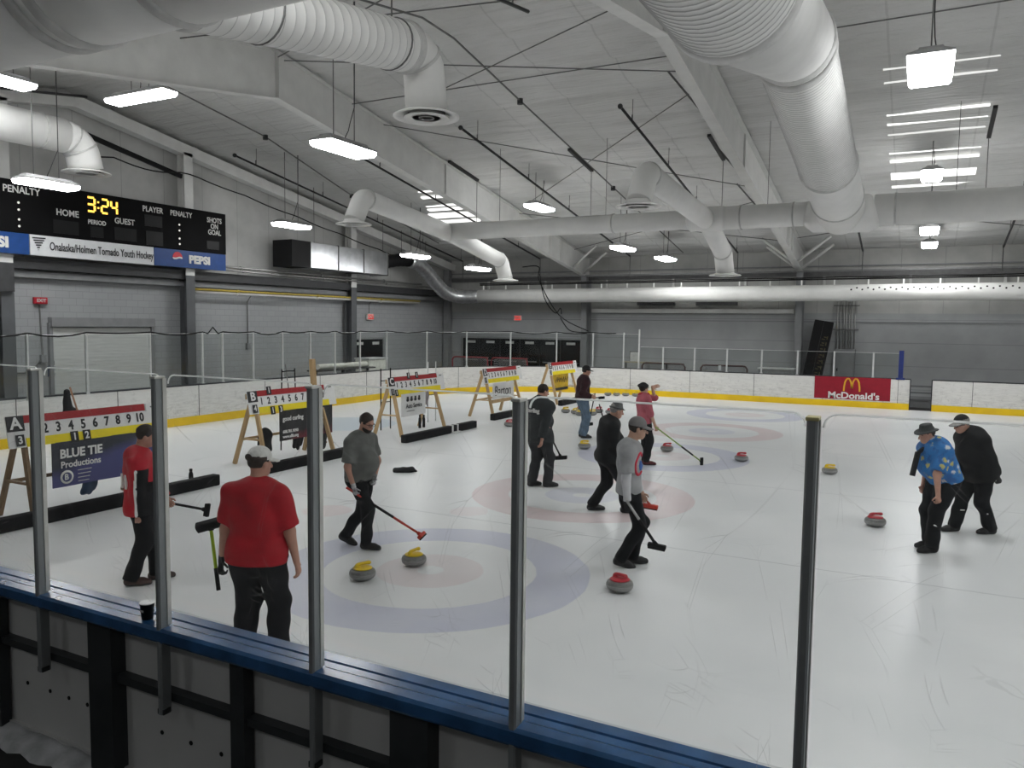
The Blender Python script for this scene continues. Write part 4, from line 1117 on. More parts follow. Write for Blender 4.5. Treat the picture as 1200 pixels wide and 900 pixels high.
for x in (-5.3, -5.05, -4.85, -4.66, -3.95, -3.7, -3.45, -2.9, -2.6, -2.3):
    b = MB(); b.cyl((x, 3.066, .34), (x, 3.072, .34), .014, n=8); b.build('bolt', m_black, e, True)
m_snow = mat('scraped snow', (.45, .46, .47), .8, var=.3, scale=6, bump=.6)
def snow_bank():
    b = MB(); rg = random.Random(5); vs = []; n = 90
    for i in range(n + 1):
        x = -8 + i * .08; w_ = .085 + .035 * rg.random() + .015 * sin(i * .4); h = .012 + .022 * rg.random()
        vs += [(x, 3.06, 0), (x, 3.05, h + .012), (x, 3.0, h), (x, 3.03 - w_, h * .5), (x, 3.0 - w_ - .03 * rg.random(), -.03)]
    fs = [(5 * i + k, 5 * i + k + 1, 5 * i + 6 + k, 5 * i + 5 + k) for i in range(n) for k in range(4)]
    b.add(vs, fs, True); return b
tag(snow_bank().build('snow', m_snow), 'dirty snow lying along the foot of the near boards', 'snow', kind='stuff')
b = MB(); b.box((0, 2.2, .0), (18, .08, .1)); struct(b.build('baseboard_near', m_frame))

# ================================================================== glass
def glass_mat():
    m, nt, out = new_mat('scratched rink glass')
    co = coords(nt)
    tr = nt.nodes.new('ShaderNodeBsdfTransparent'); tr.inputs[0].default_value = (.985, .992, .99, 1)
    gl = nt.nodes.new('ShaderNodeBsdfGlossy'); gl.inputs['Roughness'].default_value = .03
    fr = nt.nodes.new('ShaderNodeMath'); fr.operation = 'MULTIPLY_ADD'; lw = nt.nodes.new('ShaderNodeLayerWeight'); lw.inputs[0].default_value = .15; nt.links.new(lw.outputs['Facing'], fr.inputs[0]); fr.inputs[1].default_value = .10; fr.inputs[2].default_value = .008
    m1 = nt.nodes.new('ShaderNodeMixShader'); nt.links.new(fr.outputs[0], m1.inputs[0]); nt.links.new(tr.outputs[0], m1.inputs[1]); nt.links.new(gl.outputs[0], m1.inputs[2])
    df = nt.nodes.new('ShaderNodeBsdfDiffuse'); df.inputs[0].default_value = (.85, .87, .86, 1)
    tl = nt.nodes.new('ShaderNodeBsdfTranslucent'); tl.inputs[0].default_value = (.85, .87, .86, 1)
    ms = nt.nodes.new('ShaderNodeMixShader'); ms.inputs[0].default_value = .6; nt.links.new(df.outputs[0], ms.inputs[1]); nt.links.new(tl.outputs[0], ms.inputs[2])
    fac = None
    for sc_, th, rot in ((2.2, .0018, .4), (4.5, .003, 1.3), (1.1, .0012, 2.2)):
        mp = nt.nodes.new('ShaderNodeMapping'); mp.inputs['Rotation'].default_value = (rot, rot * .7, rot * 1.3); mp.inputs['Scale'].default_value = (1, 2.2, .6)
        nt.links.new(co, mp.inputs[0])
        nz = nt.nodes.new('ShaderNodeTexNoise'); nz.inputs['Scale'].default_value = .5; nt.links.new(mp.outputs[0], nz.inputs[0])
        ad = nt.nodes.new('ShaderNodeVectorMath'); ad.operation = 'ADD'; nt.links.new(mp.outputs[0], ad.inputs[0]); nt.links.new(nz.outputs['Color'], ad.inputs[1])
        vo = nt.nodes.new('ShaderNodeTexVoronoi'); vo.feature = 'DISTANCE_TO_EDGE'; vo.inputs['Scale'].default_value = sc_; nt.links.new(ad.outputs[0], vo.inputs['Vector'])
        f = math_(nt, 'MULTIPLY', math_(nt, 'LESS_THAN', vo.outputs['Distance'], th), ramp_(nt, noise_(nt, co, 2.0 + rot, 2), [(.50, 0.), (.62, .14)]))
        fac = f if fac is None else math_(nt, 'MAXIMUM', fac, f)
    fac = math_(nt, 'ADD', fac, .006)
    m2 = nt.nodes.new('ShaderNodeMixShader'); nt.links.new(fac, m2.inputs[0]); nt.links.new(m1.outputs[0], m2.inputs[1]); nt.links.new(ms.outputs[0], m2.inputs[2])
    nt.links.new(m2.outputs[0], out.inputs[0]); return m
m_glass = glass_mat()
def edge_mat():
    m, nt, out = new_mat('pale glass edge'); df = nt.nodes.new('ShaderNodeBsdfDiffuse'); tl = nt.nodes.new('ShaderNodeBsdfTranslucent'); ms = nt.nodes.new('ShaderNodeMixShader'); ms.inputs[0].default_value = .85
    for q in (df, tl): q.inputs[0].default_value = (.97, .98, .97, 1)
    nt.links.new(df.outputs[0], ms.inputs[1]); nt.links.new(tl.outputs[0], ms.inputs[2]); nt.links.new(ms.outputs[0], out.inputs[0]); return m
m_edge = edge_mat()  # near-white colour stands in for light gathered in the glass edge
m_alu = mat('dull grey aluminium post', (.24, .255, .26), .45, .3, var=.12, scale=2)
m_alu_l = mat('light aluminium trim', (.55, .55, .52), .35, .5)
m_post_w = mat('pale aluminium glass post', (.62, .63, .62), .4, .3)
ZG0, ZG1 = 1.07, 2.518
PX = [-6.07, -4.915, -3.775, -2.64, -1.50, -.322, .83, 2.0]
ordn = ['first', 'second', 'third', 'fourth', 'fifth', 'sixth', 'seventh', 'eighth', 'ninth', 'tenth', 'eleventh', 'twelfth', 'thirteenth', 'fourteenth', 'fifteenth', 'sixteenth', 'seventeenth', 'eighteenth']
post_lab = {-4.915: 'grey glass post nearest the left edge, on the blue cap rail', -3.775: 'grey glass post on the blue rail standing in front of the red jersey man',
            -2.64: 'grey glass post on the blue rail right of the red tee man', -1.50: 'grey glass post on the blue rail right of the near house rings',
            -.322: 'thickest looking grey glass post, nearest on the right, with yellowish top'}
for x in PX:
    e = thing('glass_stanchion', post_lab.get(x, 'grey glass post of the near boards beyond the picture edge'), 'post', (x, 2.93, .55), 0, 'tall posts of the near glass')
    b = MB(); w2, d2 = .019, .010
    b.prism([(x - w2, 2.93 - d2 + .008), (x - w2 + .008, 2.93 - d2), (x + w2 - .008, 2.93 - d2), (x + w2, 2.93 - d2 + .008), (x + w2, 2.985), (x - w2, 2.985)], 'z', .56, 2.5); b.build('post', m_alu, e, True)
    b = MB(); b.box((x + w2 + .002, 2.982, 1.79), (.006, .026, 1.42)); b.box((x - w2 - .002, 2.988, 1.79), (.004, .018, 1.42)); b.build('glazing_strip', m_alu_l, e, True)
    b = MB(); b.rbox((x, 2.954, 2.506), (.046, .072, .014), .004); b.build('post_cap', mat('brassy post cap', (.55, .5, .25), .4) if x == -.322 else m_alu_l, e, True)
    b = MB(); b.box((x, 2.95, .575), (.05, .05, .03)); b.build('foot_bracket', m_frame, e, True)
pane_lab = ['clear glass pane at the far left edge of the picture', 'scratched glass pane in front of board A', 'scratched glass pane in front of the red tee man', 'glass pane in front of the near house stones', 'widest looking glass pane in the middle of the picture', 'glass pane at the right end of the picture', 'glass pane beyond the right picture edge']
for i in range(len(PX) - 1):
    xa, xb = PX[i] + .03, PX[i + 1] - .03; r = .05
    e = thing('rink_glass', pane_lab[i], 'glass', ((xa + xb) / 2, 3.0, ZG0), 0, 'glass panes of the near boards')
    outl = [(xa, ZG0), (xb, ZG0), (xb, ZG1 - r)] + [(xb - r + r * cos(t), ZG1 - r + r * sin(t)) for t in np.linspace(.2, pi / 2, 5)] + [(xa + r - r * cos(t), ZG1 - r + r * sin(t)) for t in np.linspace(pi / 2, .2, 5)] + [(xa, ZG1 - r)]
    b = MB(); b.prism(outl, 'y', 2.994, 3.006); b.build('pane', m_glass, e, True)
    top = outl[2:]; b = MB(); b.tube([(x_, 3.0, z_ + .001) for x_, z_ in top], .0045, 6); b.build('pane_edge', m_edge, e, True)
# posts and panes above the end boards and the long far boards
far_glass = glass_mat(); 
def clear_glass():
    m, nt, out = new_mat('clear far glass')
    tr = nt.nodes.new('ShaderNodeBsdfTransparent'); tr.inputs[0].default_value = (.93, .945, .94, 1)
    gl = nt.nodes.new('ShaderNodeBsdfGlossy'); gl.inputs['Roughness'].default_value = .08
    fr = nt.nodes.new('ShaderNodeMath'); fr.operation = 'MULTIPLY_ADD'; lw = nt.nodes.new('ShaderNodeLayerWeight'); lw.inputs[0].default_value = .15; nt.links.new(lw.outputs['Facing'], fr.inputs[0]); fr.inputs[1].default_value = .10; fr.inputs[2].default_value = .012
    m1 = nt.nodes.new('ShaderNodeMixShader'); nt.links.new(fr.outputs[0], m1.inputs[0]); nt.links.new(tr.outputs[0], m1.inputs[1]); nt.links.new(gl.outputs[0], m1.inputs[2]); nt.links.new(m1.outputs[0], out.inputs[0]); return m
m_cglass = clear_glass()
def outl_at_pixels():
    return [(-16.35, 8.75), (-16.95, 10.1), (-17.33, 11.7), (-17.42, 13.5), (-17.42, 15.15), (-17.42, 15.85), (-17.42, 17.0), (-17.42, 18.2), (-17.42, 19.45), (-17.42, 20.66), (-17.42, 22.0), (-17.42, 23.55), (-17.0, 25.6), (-16.2, 27.2), (-15.0, 28.75), (-13.4, 29.85), (-11.95, 30.3), (-10.64, 30.38), (-9.99, 30.38)]
Q = outl_at_pixels()
def far_post(x, y, zt, w_, lab, grp, rot=0, m_=None):
    e = thing('glass_stanchion', lab, 'post', (x, y, BH), rot, grp)
    b = MB(); b.box((0, 0, (zt - BH) / 2 + .0), (w_, w_ * .8, zt - BH)); b.build('post', m_ or m_post_w, e)
    b = MB(); b.box((0, 0, .02), (w_ * 1.8, w_ * 1.6, .06)); b.build('base', m_ or m_post_w, e); return e
G1 = 'tall thin posts above the end boards'; off = .08
for i, (x, y) in enumerate(Q):
    far_post(x - (off if x < -16.5 else off * .6), y + (0 if x < -16.5 else off * .5), 2.52 if i < 18 else 2.66, .05, f'thin pale glass post above the end boards, {ordn[i] if i < 18 else "last"} counted from the left', G1)
for i in range(len(Q) - 1):
    a, c = V((Q[i][0] - off * .8, Q[i][1] + off * .3, 0)), V((Q[i + 1][0] - off * .8, Q[i + 1][1] + off * .3, 0)); d = (c - a).normalized()
    e = thing('rink_glass', f'tall glass pane above the end boards, {ordn[i]} counted from the left', 'glass', ((a + c) / 2 + V((0, 0, BH))), atan2(d.y, d.x), 'tall glass panes above the end boards')
    L = (c - a).length
    b = MB(); b.box((0, 0, .70), (L - .05, .01, 1.4)); b.build('pane', m_cglass, e)
    b = MB(); b.box((0, 0, 1.405), (L - .05, .014, .012)); b.build('pane_edge', m_edge, e)
FXP = [-9.02, -7.76, -6.51, -5.22, -3.94, -2.69, -1.4]
for i, x in enumerate(FXP):
    far_post(x, BF + .08, 1.97, .055, f'short pale glass post on the far long boards, {ordn[i]} from the left', 'short posts above the far boards')
prev = -9.99
for i, x in enumerate(FXP + [-.52]):
    e = thing('rink_glass', f'low glass pane on the far long boards, {ordn[i]} from the left', 'glass', ((prev + x) / 2, BF + .08, BH), 0, 'low glass panes above the far boards')
    b = MB(); b.box((0, 0, .45), (x - prev - .06, .01, .9)); b.build('pane', m_cglass, e); b = MB(); b.box((0, 0, .903), (x - prev - .06, .014, .01)); b.build('pane_edge', m_edge, e); prev = x
far_post(-.52, BF + .09, 2.05, .15, 'thick dark blue padded post at the bench gap in the far boards', 'short posts above the far boards', 0, mat('dark blue padding', (.015, .03, .16), .5))
# sagging black rope along the end glass
pts = []
for i in range(len(Q) - 2):
    a, c = Q[i], Q[i + 1]
    for t in (0, .25, .5, .75):
        pts.append((a[0] + (c[0] - a[0]) * t - .05, a[1] + (c[1] - a[1]) * t, 2.50 - .06 * sin(pi * t) * (1 + .6 * sin(i * 2.3)) + (.20 if i == 4 and t == .5 else 0)))
b = MB(); b.tube(pts, .018, 6); tag(b.build('net_rope', m_black), 'sagging black rope along the top of the end glass', 'rope')

# ================================================================== fittings on the end wall
m_door = mat('pale grey roll-up door', (.62, .63, .61), .5, var=.08, scale=2, stretch=(1, 1, 9))
e = thing('door_1', None, None, (XL, 15, 0)); e['kind'] = 'structure'
b = MB()
for i in range(26): b.box((XL + .03 + (.008 if i % 2 else 0), 15.0, .06 + i * .098), (.03, 3.2, .094))
b.build('door_slats', m_door, e, True)
b = MB(); b.box((XL + .08, 15.0, 2.72), (.22, 3.3, .26)); b.build('door_housing', m_steel_g, e, True)
for y in (13.37, 16.63):
    b = MB(); b.box((XL + .05, y, 1.35), (.12, .1, 2.7)); b.build('door_track', m_steel_g, e, True)
m_doorblk = mat('black glass door', (.012, .013, .014), .15, spec=.6)
m_dframe = mat('grey metal door frame', (.28, .285, .285), .45, .3)
m_paper = mat('pale paper notice', (.5, .5, .48), .7)
def double_door(name, p, along, w_, h, leaves):
    e = thing(name, None, None, p); e['kind'] = 'structure'
    u = V((0, 1, 0)) if along == 'y' else V((1, 0, 0)); n = V((1, 0, 0)) if along == 'y' else V((0, -1, 0)); P = V(p)
    def bx(mb, a, z, du, dz, dn, off):
        c = P + u * a + n * off + V((0, 0, z)); mb.box(c, (du, dn, dz) if along == 'x' else (dn, du, dz))
    b = MB()
    for a in (-w_ / 2, w_ / 2): bx(b, a, h / 2, .09, h, .12, .05)
    bx(b, 0, h + .03, w_ + .09, .09, .12, .05); b.build('door_frame', m_dframe, e, True)
    lw = w_ / leaves
    for i in range(leaves):
        a = -w_ / 2 + lw * (i + .5)
        b = MB(); bx(b, a, h / 2, lw - .03, h - .03, .05, .03); o = b.build('door_leaf', m_doorblk, e, True)
        b = MB(); bx(b, a, h - .19, lw * .42, .12, .012, .062); b.build('door_notice', m_paper, o, True)
        b = MB(); bx(b, a + lw * .3 * (-1 if i % 2 else 1), 1.0, .06, .05, .05, .075); bx(b, a, 1.0, lw * .7, .04, .03, .07); b.build('push_bar', m_dframe, o, True)
double_door('door_2', (XL, 27.5, 0), 'y', 2.25, 2.08, 2)
double_door('door_3', (-17.25, YF, 0), 'x', 6.5, 2.10, 6)
m_exit = emit('red exit sign glow', (.75, .06, .05), .55); m_red = mat('red sign housing', (.45, .015, .03), .5)
def wall_sign(label, p, w_, h, along, lit):
    e = thing('exit_sign', label, 'sign', p); P = V(p)
    sz = (.09, w_, h) if along == 'y' else (w_, .09, h); n = V((1, 0, 0)) if along == 'y' else V((0, -1, 0))
    b = MB(); b.rbox(P, sz, .012); b.build('housing', m_red if not lit else m_steel_w, e, True)
    s2 = (.012, w_ * .9, h * .8) if along == 'y' else (w_ * .9, .012, h * .8)
    b = MB(); b.box(P + n * .05, s2); f = b.build('face', m_exit if lit else m_red, e, True)
    R = RM((0, 1, 0), (0, 0, 1)) if along == 'y' else RM((1, 0, 0), (0, 0, 1))
    text('lettering', 'EXIT', h * .7, m_paper, f, P + n * .058 - V(p), R, .004, .004)
    return e
wall_sign('small red exit sign on grey conduit, left of the roll-up door', (XL + .1, 13.1, 3.30), .36, .18, 'y', False)
wall_sign('glowing red exit sign above the black doors of the end wall', (XL + .1, 27.6, 3.05), .42, .26, 'y', True)
wall_sign('glowing red exit sign above the row of doors on the long back wall', (-17.35, YF - .08, 3.1), .40, .26, 'x', True)
def wall_conduit(label, pts, r=.02, box=None):
    e = thing('wall_conduit', label, 'conduit', pts[0], 0, 'thin conduits on the end wall'); b = MB(); b.tube(pts, r, 6); b.build('pipe', m_rod, e, True)
    if box: b = MB(); b.rbox(box, (.1, .14, .22), .01); b.build('box', m_steel_g, e, True)
wall_conduit('thin conduit running down from the small red exit sign', [(XL + .05, 13.1, 3.2), (XL + .05, 13.15, 1.75), (XL + .05, 12.8, 1.35), (XL + .05, 11.4, 1.32)], .022, (XL + .06, 13.15, 1.7))
wall_conduit('thin bent conduit with box on the block wall right of the dark column', [(XL + .05, 21.0, 4.0), (XL + .05, 20.6, 3.5), (XL + .05, 20.6, 1.95)], .018, (XL + .06, 20.6, 1.9))
wall_conduit('thin bent conduit dropping to the exit sign above the black doors', [(XL + .05, 28.1, 4.0), (XL + .05, 27.6, 3.6), (XL + .05, 27.6, 3.2)], .016)
e = thing('wall_sign', 'small dark blue notice on the wall left of the roll-up door', 'sign', (XL + .02, 13.05 + .5, 1.35)); b = MB(); b.rbox((XL + .03, 13.4, 1.35), (.03, .22, .3), .01); b.build('panel', mat('faded blue notice', (.06, .08, .14)), e, True)
b = MB(); b.box((XL + .05, 13.4, 1.58), (.05, .12, .12)); b.build('bracket', m_rod, e, True)
# yellow gas pipe and silver pipes along the end wall
m_yel = mat('yellow gas pipe', (.50, .38, .07), .45); m_pipe_s = mat('dull silver pipe', (.33, .33, .32), .4, .5)
for nm, z, x, r, mm, ya, yb, lb in (('gas_pipe', ZB - .42, XL + .42, .035, m_yel, 17.9, 31.0, 'yellow gas pipe along the end wall under the plenum box'),
                              ('wall_pipe', ZB + .38, XL + .5, .045, m_pipe_s, 18, 31, 'upper silver pipe along the end wall'),
                              ('wall_pipe', ZB + .26, XL + .62, .03, m_pipe_s, 18, 32, 'lower silver pipe along the end wall'),
                              ('wall_pipe', ZB - .50, XL + .36, .05, m_steel_w, 17.9, 31, 'pale pipe just beneath the yellow gas pipe')):
    e = thing(nm, lb, 'pipe', (x, ya, z), 0, 'pipes along the end wall'); b = MB(); b.cyl((x, ya, z), (x, yb, z), r, n=10); b.build('pipe', mm, e, True)
    for y in np.arange(ya + .6, yb, 2.6):
        b = MB(); b.box((x - .12, y, z), (.3, .04, .03)); b.build('clamp', m_rod, e, True)
    for y in np.arange(ya + 1.9, yb, 4.1):
        b = MB(); b.cyl((x, y - .05, z), (x, y + .05, z), r * 1.5, n=10); b.build('coupling', mm, e, True)
# black cable drooping along the end wall above the scoreboard
b = MB(); pts = []
for i in range(61):
    y = 9.5 + i * .33; pts.append((XL + .55, y, 7.5 - .0 * i - (max(0, y - 17.8) * .155) - .16 * abs(sin(y * 1.25)) * (1 if y < 17.8 else .3)))
b.tube(pts, .022, 6); tag(b.build('wall_cable', m_black), 'drooping black cable strung across the upper end wall', 'cable')
b = MB(); b.bar((XL + .5, 14.3, 7.98), (XL + .5, 17.5, 7.36), .08, .13); tag(b.build('heater_tube', m_black), 'black slanted tube under the roof edge above the scoreboard', 'tube')
b = MB(); b.box((XL + .5, 11.9, 3.86), (.3, .42, .72)); tag(b.build('wall_speaker', m_dark), 'dark grey box on the end wall under the scoreboard, at the left edge', 'box')

# ================================================================== hockey scoreboard
m_sbk = mat('matt black scoreboard', (.003, .003, .0033), .7, var=.3, scale=2, spec=.12)
m_sbk2 = mat('dark display window', (.008, .008, .0085), .45, spec=.2)
m_wlet = mat('white lettering', (.62, .62, .60), .6); m_amb = emit('amber led digits', (1, .55, .08), 1.5); m_dot = emit('pale led dot', (.9, .88, .8), .6)
m_adb = mat('blue advert panel', (.008, .05, .20), .4, var=.1); m_adw = mat('white advert panel', (.62, .63, .64), .5, var=.05); m_adr = mat('advert red', (.6, .03, .05), .4); m_blet = mat('black lettering', (.02, .02, .022), .5)
SX = XL + .72; YS0, YS1 = 8.4, 19.05
e = thing('scoreboard', 'long black hockey scoreboard with amber clock on the end wall', 'scoreboard', (SX, 14, 4.5))
zb0, zb1, zt = 4.48, 5.02, 6.36
b = MB(); b.rbox((SX - .12, (YS0 + YS1) / 2, (zb1 + zt) / 2), (.24, YS1 - YS0, zt - zb1), .015); cab = b.build('cabinet', m_sbk, e, True)
RT = RM((0, 1, 0), (0, 0, 1))
def sbt(s, y, z, size, m_=None, xs=.95, nm='lettering', par=None, b_=.004): return text(nm, s, size, m_ or m_wlet, par or cab, V((SX + .006, y, z)) - V((SX, 14, 4.5)), RT, .006, b_, xs)
def px(y): return y
sbt('PENALTY', 12.33, 6.11, .25, None, .92); sbt('HOME', 13.55, 5.68, .24); sbt('PERIOD', 14.41, 5.53, .17); sbt('GUEST', 15.28, 5.66, .23)
sbt('PLAYER', 16.24, 6.13, .235, None, .9); sbt('PENALTY', 17.27, 6.13, .225, None, .88); sbt('SHOTS\nON\nGOAL', 18.57, 5.89, .23, None, .85)
sbt('PLAYER', 11.0, 6.11, .25)
# seven-segment clock 3:24
def seg(ch, y, z, w_, h, t):
    S_ = {'a': ((0, h), (w_, h)), 'b': ((w_, h), (w_, h / 2)), 'c': ((w_, h / 2), (w_, 0)), 'd': ((0, 0), (w_, 0)), 'e': ((0, h / 2), (0, 0)), 'f': ((0, h), (0, h / 2)), 'g': ((0, h / 2), (w_, h / 2))}
    b = MB()
    for c in {'3': 'abgcd', '2': 'abged', '4': 'fgbc'}[ch]:
        (ya, za), (yb, zb_) = S_[c]; g_ = t * .35; d = V((0, yb - ya, zb_ - za)).normalized() * g_
        b.bar(V((SX + .006, y + ya, z + za)) + d, V((SX + .006, y + yb, z + zb_)) - d, t, .012, (1, 0, 0))
    return b.build('clock_digit', m_amb, cab, True)
seg('3', 14.13, 5.83, .22, .38, .055); seg('2', 14.56, 5.83, .20, .38, .055); seg('4', 14.86, 5.83, .18, .38, .055)
for dz in (.12, .28):
    b = MB(); b.box((SX + .006, 14.46, 5.83 + dz), (.012, .045, .045)); b.build('clock_colon', m_amb, cab, True)
for y, z0 in ((12.24, 5.17), (17.19, 5.18)):
    for dz in (0, .17, .42, .6):
        b = MB(); b.cyl((SX, y, z0 + dz + .02), (SX + .012, y, z0 + dz + .02), .03, n=8); b.build('led_dot', m_dot, cab, True)
for y, z, w_, h in ((15.3, 5.30, .72, .36), (16.28, 5.28, .6, .42), (16.25, 5.80, .62, .34), (13.5, 5.30, .72, .36), (14.4, 5.27, .4, .3), (18.5, 5.28, .5, .26)):
    b = MB(); b.box((SX + .003, y, z), (.012, w_, h)); b.build('display_window', m_sbk2, cab, True)
def ad(y0, y1, m_, nm):
    b = MB(); b.rbox((SX - .06, (y0 + y1) / 2, (zb0 + zb1) / 2 - .005), (.1, y1 - y0 - .02, zb1 - zb0), .006); return b.build(nm, m_, e, True)
ap = ad(YS0, 12.5, m_adb, 'advert_panel'); sbt('PEPSI', 11.52, 4.74, .36, m_wlet, 1.1, par=ap, b_=.018)
ap = ad(12.5, 16.26, m_adw, 'advert_panel'); sbt('Onalaska/Holmen Tornado Youth Hockey', 14.62, 4.74, .31, m_blet, .60, par=ap, b_=.003)
# small tornado emblem: stacked slanted bars
b = MB()
for i in range(6): b.bar((SX + .0, 12.57 + i * .03, 4.93 - i * .062), (SX + .0, 12.92 - i * .04, 4.93 - i * .062 + .01), .035, .01, (1, 0, 0))
b.build('emblem', m_blet, ap, True)
ap = ad(16.26, YS1, m_adb, 'advert_panel'); sbt('PEPSI', 17.95, 4.74, .33, m_wlet, 1.15, par=ap, b_=.020)
cy_, cz_, r_ = 17.1, 4.76, .19
for nm, mm, f0, f1 in (('emblem_red', m_adr, .12, 1.), ('emblem_white', m_wlet, -.15, .12), ('emblem_blue', m_adb, -1., -.15)):
    b = MB(); top = []; n = 14
    def wave(s): return .10 * sin(s * pi)
    lo_ = []; hi_ = []
    for i in range(n + 1):
        s = -1 + 2 * i / n; c = sqrt(max(0, 1 - s * s))
        hi_.append((cy_ + s * r_, cz_ + r_ * max(-c, min(c, f1 + wave(s) if abs(f1) < 1 else f1 * c)))); lo_.append((cy_ + s * r_, cz_ + r_ * max(-c, min(c, f0 + wave(s) if abs(f0) < 1 else f0 * c))))
    for i in range(n):
        q = [lo_[i], lo_[i + 1], hi_[i + 1], hi_[i]]
        b.add([(SX + .004, *p) for p in q], [(0, 1, 2, 3)])
    b.build(nm, mm, ap, True)

# ================================================================== things behind the far boards
m_redt = mat('faded red goal tubing', (.30, .05, .06), .5); m_brt = mat('dark brown goal tubing', (.09, .055, .055), .5); m_net = None
def net_mat():
    m, nt, out = new_mat('grey goal netting'); co = coords(nt); s = nt.nodes.new('ShaderNodeSeparateXYZ'); nt.links.new(co, s.inputs[0])
    fx = math_(nt, 'FRACT', math_(nt, 'MULTIPLY', math_(nt, 'ADD', s.outputs[0], s.outputs[2]), 12)); fz = math_(nt, 'FRACT', math_(nt, 'MULTIPLY', math_(nt, 'SUBTRACT', s.outputs[0], s.outputs[2]), 12))
    g = math_(nt, 'MAXIMUM', math_(nt, 'LESS_THAN', fx, .25), math_(nt, 'LESS_THAN', fz, .25))
    tr = nt.nodes.new('ShaderNodeBsdfTransparent'); df = nt.nodes.new('ShaderNodeBsdfDiffuse'); df.inputs[0].default_value = (.4, .4, .4, 1)
    mx = nt.nodes.new('ShaderNodeMixShader'); nt.links.new(g, mx.inputs[0]); nt.links.new(tr.outputs[0], mx.inputs[1]); nt.links.new(df.outputs[0], mx.inputs[2]); nt.links.new(mx.outputs[0], out.inputs[0]); return m
m_net = net_mat()
def goal(label, loc, rz, m_):
    e = thing('hockey_goal', label, 'goal', loc, rz, 'spare hockey goals behind the boards')
    def cor(pts): return smooth_path(pts, 4)
    b = MB(); b.tube([(-.92, 0, 0), (-.92, 0, 1.1), (-.85, 0, 1.2), (-.75, 0, 1.22), (.75, 0, 1.22), (.85, 0, 1.2), (.92, 0, 1.1), (.92, 0, 0)], .035, 8); b.build('front_frame', m_, e)
    b = MB(); b.tube([(-.92, 0, .04), (-.95, .7, .04), (-.6, 1.05, .04), (.6, 1.05, .04), (.95, .7, .04), (.92, 0, .04)], .03, 8); b.build('base_frame', m_, e)
    b = MB(); b.tube([(-.8, 0, 1.2), (-.75, .45, 1.2), (.75, .45, 1.2), (.8, 0, 1.2)], .025, 8); b.build('top_shelf', m_, e)
    b = MB(); pr = [(-.9, .02), (-.93, .7), (-.6, 1.03), (.6, 1.03), (.93, .7), (.9, .02)]; tp = [(-.78, .02), (-.76, .2), (-.74, .44), (.74, .44), (.76, .2), (.78, .02)]
    vs = [(x, y, .05) for x, y in pr] + [(x, y, 1.19) for x, y in tp]; b.add(vs, [(i, i + 1, i + 7, i + 6) for i in range(5)]); b.build('netting', m_net, e)
goal('red framed hockey goal stored behind the end boards', (-18.9, 32.0, 0), .1, m_redt)
goal('second red framed hockey goal, under the row of doors', (-16.9, 32.2, 0), .05, m_redt)
goal('dark brown hockey goal behind the far boards beside the paper board', (-9.45, 31.9, .02), 0, m_brt)
goal('dark brown hockey goal with a white tag behind the far boards', (-6.95, 31.9, .02), 0, m_brt)
b = MB(); b.rbox((-7.1, 31.855, 1.14), (.12, .03, .20), .01); tag(b.build('paper_tag', m_adw), 'small white tag hanging on a dark brown goal', 'tag')
e = thing('storage_bin', 'long pale grey bin behind the far boards left of the leaning black pad', 'bin', (-4.9, 31.9, 0)); b = MB(); b.rbox((-4.9, 31.9, .6), (1.3, .6, 1.16), .02); b.build('body', m_dframe, e, True); b = MB(); b.rbox((-4.9, 31.9, 1.2), (1.36, .66, .06), .02); b.build('lid', m_post_w, e, True)
e = thing('side_table', 'narrow wooden counter behind the far boards', 'table', (-10.6, 32.2, 0)); b = MB(); b.rbox((-10.3, 32.2, 1.24), (2.0, .4, .05), .01); b.build('top', mat('worn pale wood', (.36, .33, .24)), e, True)
for x in (-11.2, -9.4): b = MB(); b.bar((x, 32.2, 0), (x, 32.2, 1.22), .06, .06); b.build('leg', m_rod, e, True)
e = thing('notice_board', 'small pale framed board standing on the wooden counter', 'board', (-10.85, 32.25, 1.27)); b = MB(); b.rbox((-10.85, 32.25, 1.47), (.36, .03, .40), .01); b.build('panel', m_paper, e, True); b = MB(); b.rbox((-10.85, 32.27, 1.47), (.42, .03, .46), .01); b.build('frame', m_rod, e, True)
e = thing('electric_cabinet', 'grey electric cabinet on the back wall behind the red banner', 'cabinet', (-2.6, YF - .2, 0)); b = MB(); b.rbox((-2.62, YF - .18, 1.0), (.78, .34, 1.95), .015); b.build('body', m_steel_g, e, True)
b = MB(); b.rbox((-2.62, YF - .36, 1.0), (.70, .02, 1.8), .006); d_ = b.build('door', m_steel_g, e, True); b = MB(); b.box((-2.86, YF - .38, 1.15), (.04, .03, .12)); b.build('handle', m_black, d_, True)
for x in (-2.95, -2.83, -2.7, -2.62, -2.5, -2.42, -2.3):
    b = MB(); b.cyl((x, YF - .12, 1.95), (x, YF - .12, 4.0), .022, n=8); b.build('conduit', m_pipe_s, e, True)
for z in (2.75, 3.7): b = MB(); b.box((-2.62, YF - .12, z), (.95, .06, .05)); b.build('strut', m_rod, e, True)
for x0_, x1_ in ((-11.3, -9.6), (-8.65, -6.9)):
    e = thing('wall_vent', 'dark slot vent high on the back wall, ' + ('left of the pair' if x0_ < -10 else 'right of the pair'), 'vent', (x0_, YF - .1, 3.75), 0, 'slot vents above the far boards'); b = MB(); b.box(((x0_ + x1_) / 2, YF - .1, 3.78), (x1_ - x0_, .2, .14)); b.build('frame', m_dark, e, True)
    for i in range(3): b = MB(); b.box(((x0_ + x1_) / 2, YF - .21, 3.74 + i * .04), (x1_ - x0_ - .06, .02, .015)); b.build('slat', m_rod, e, True)
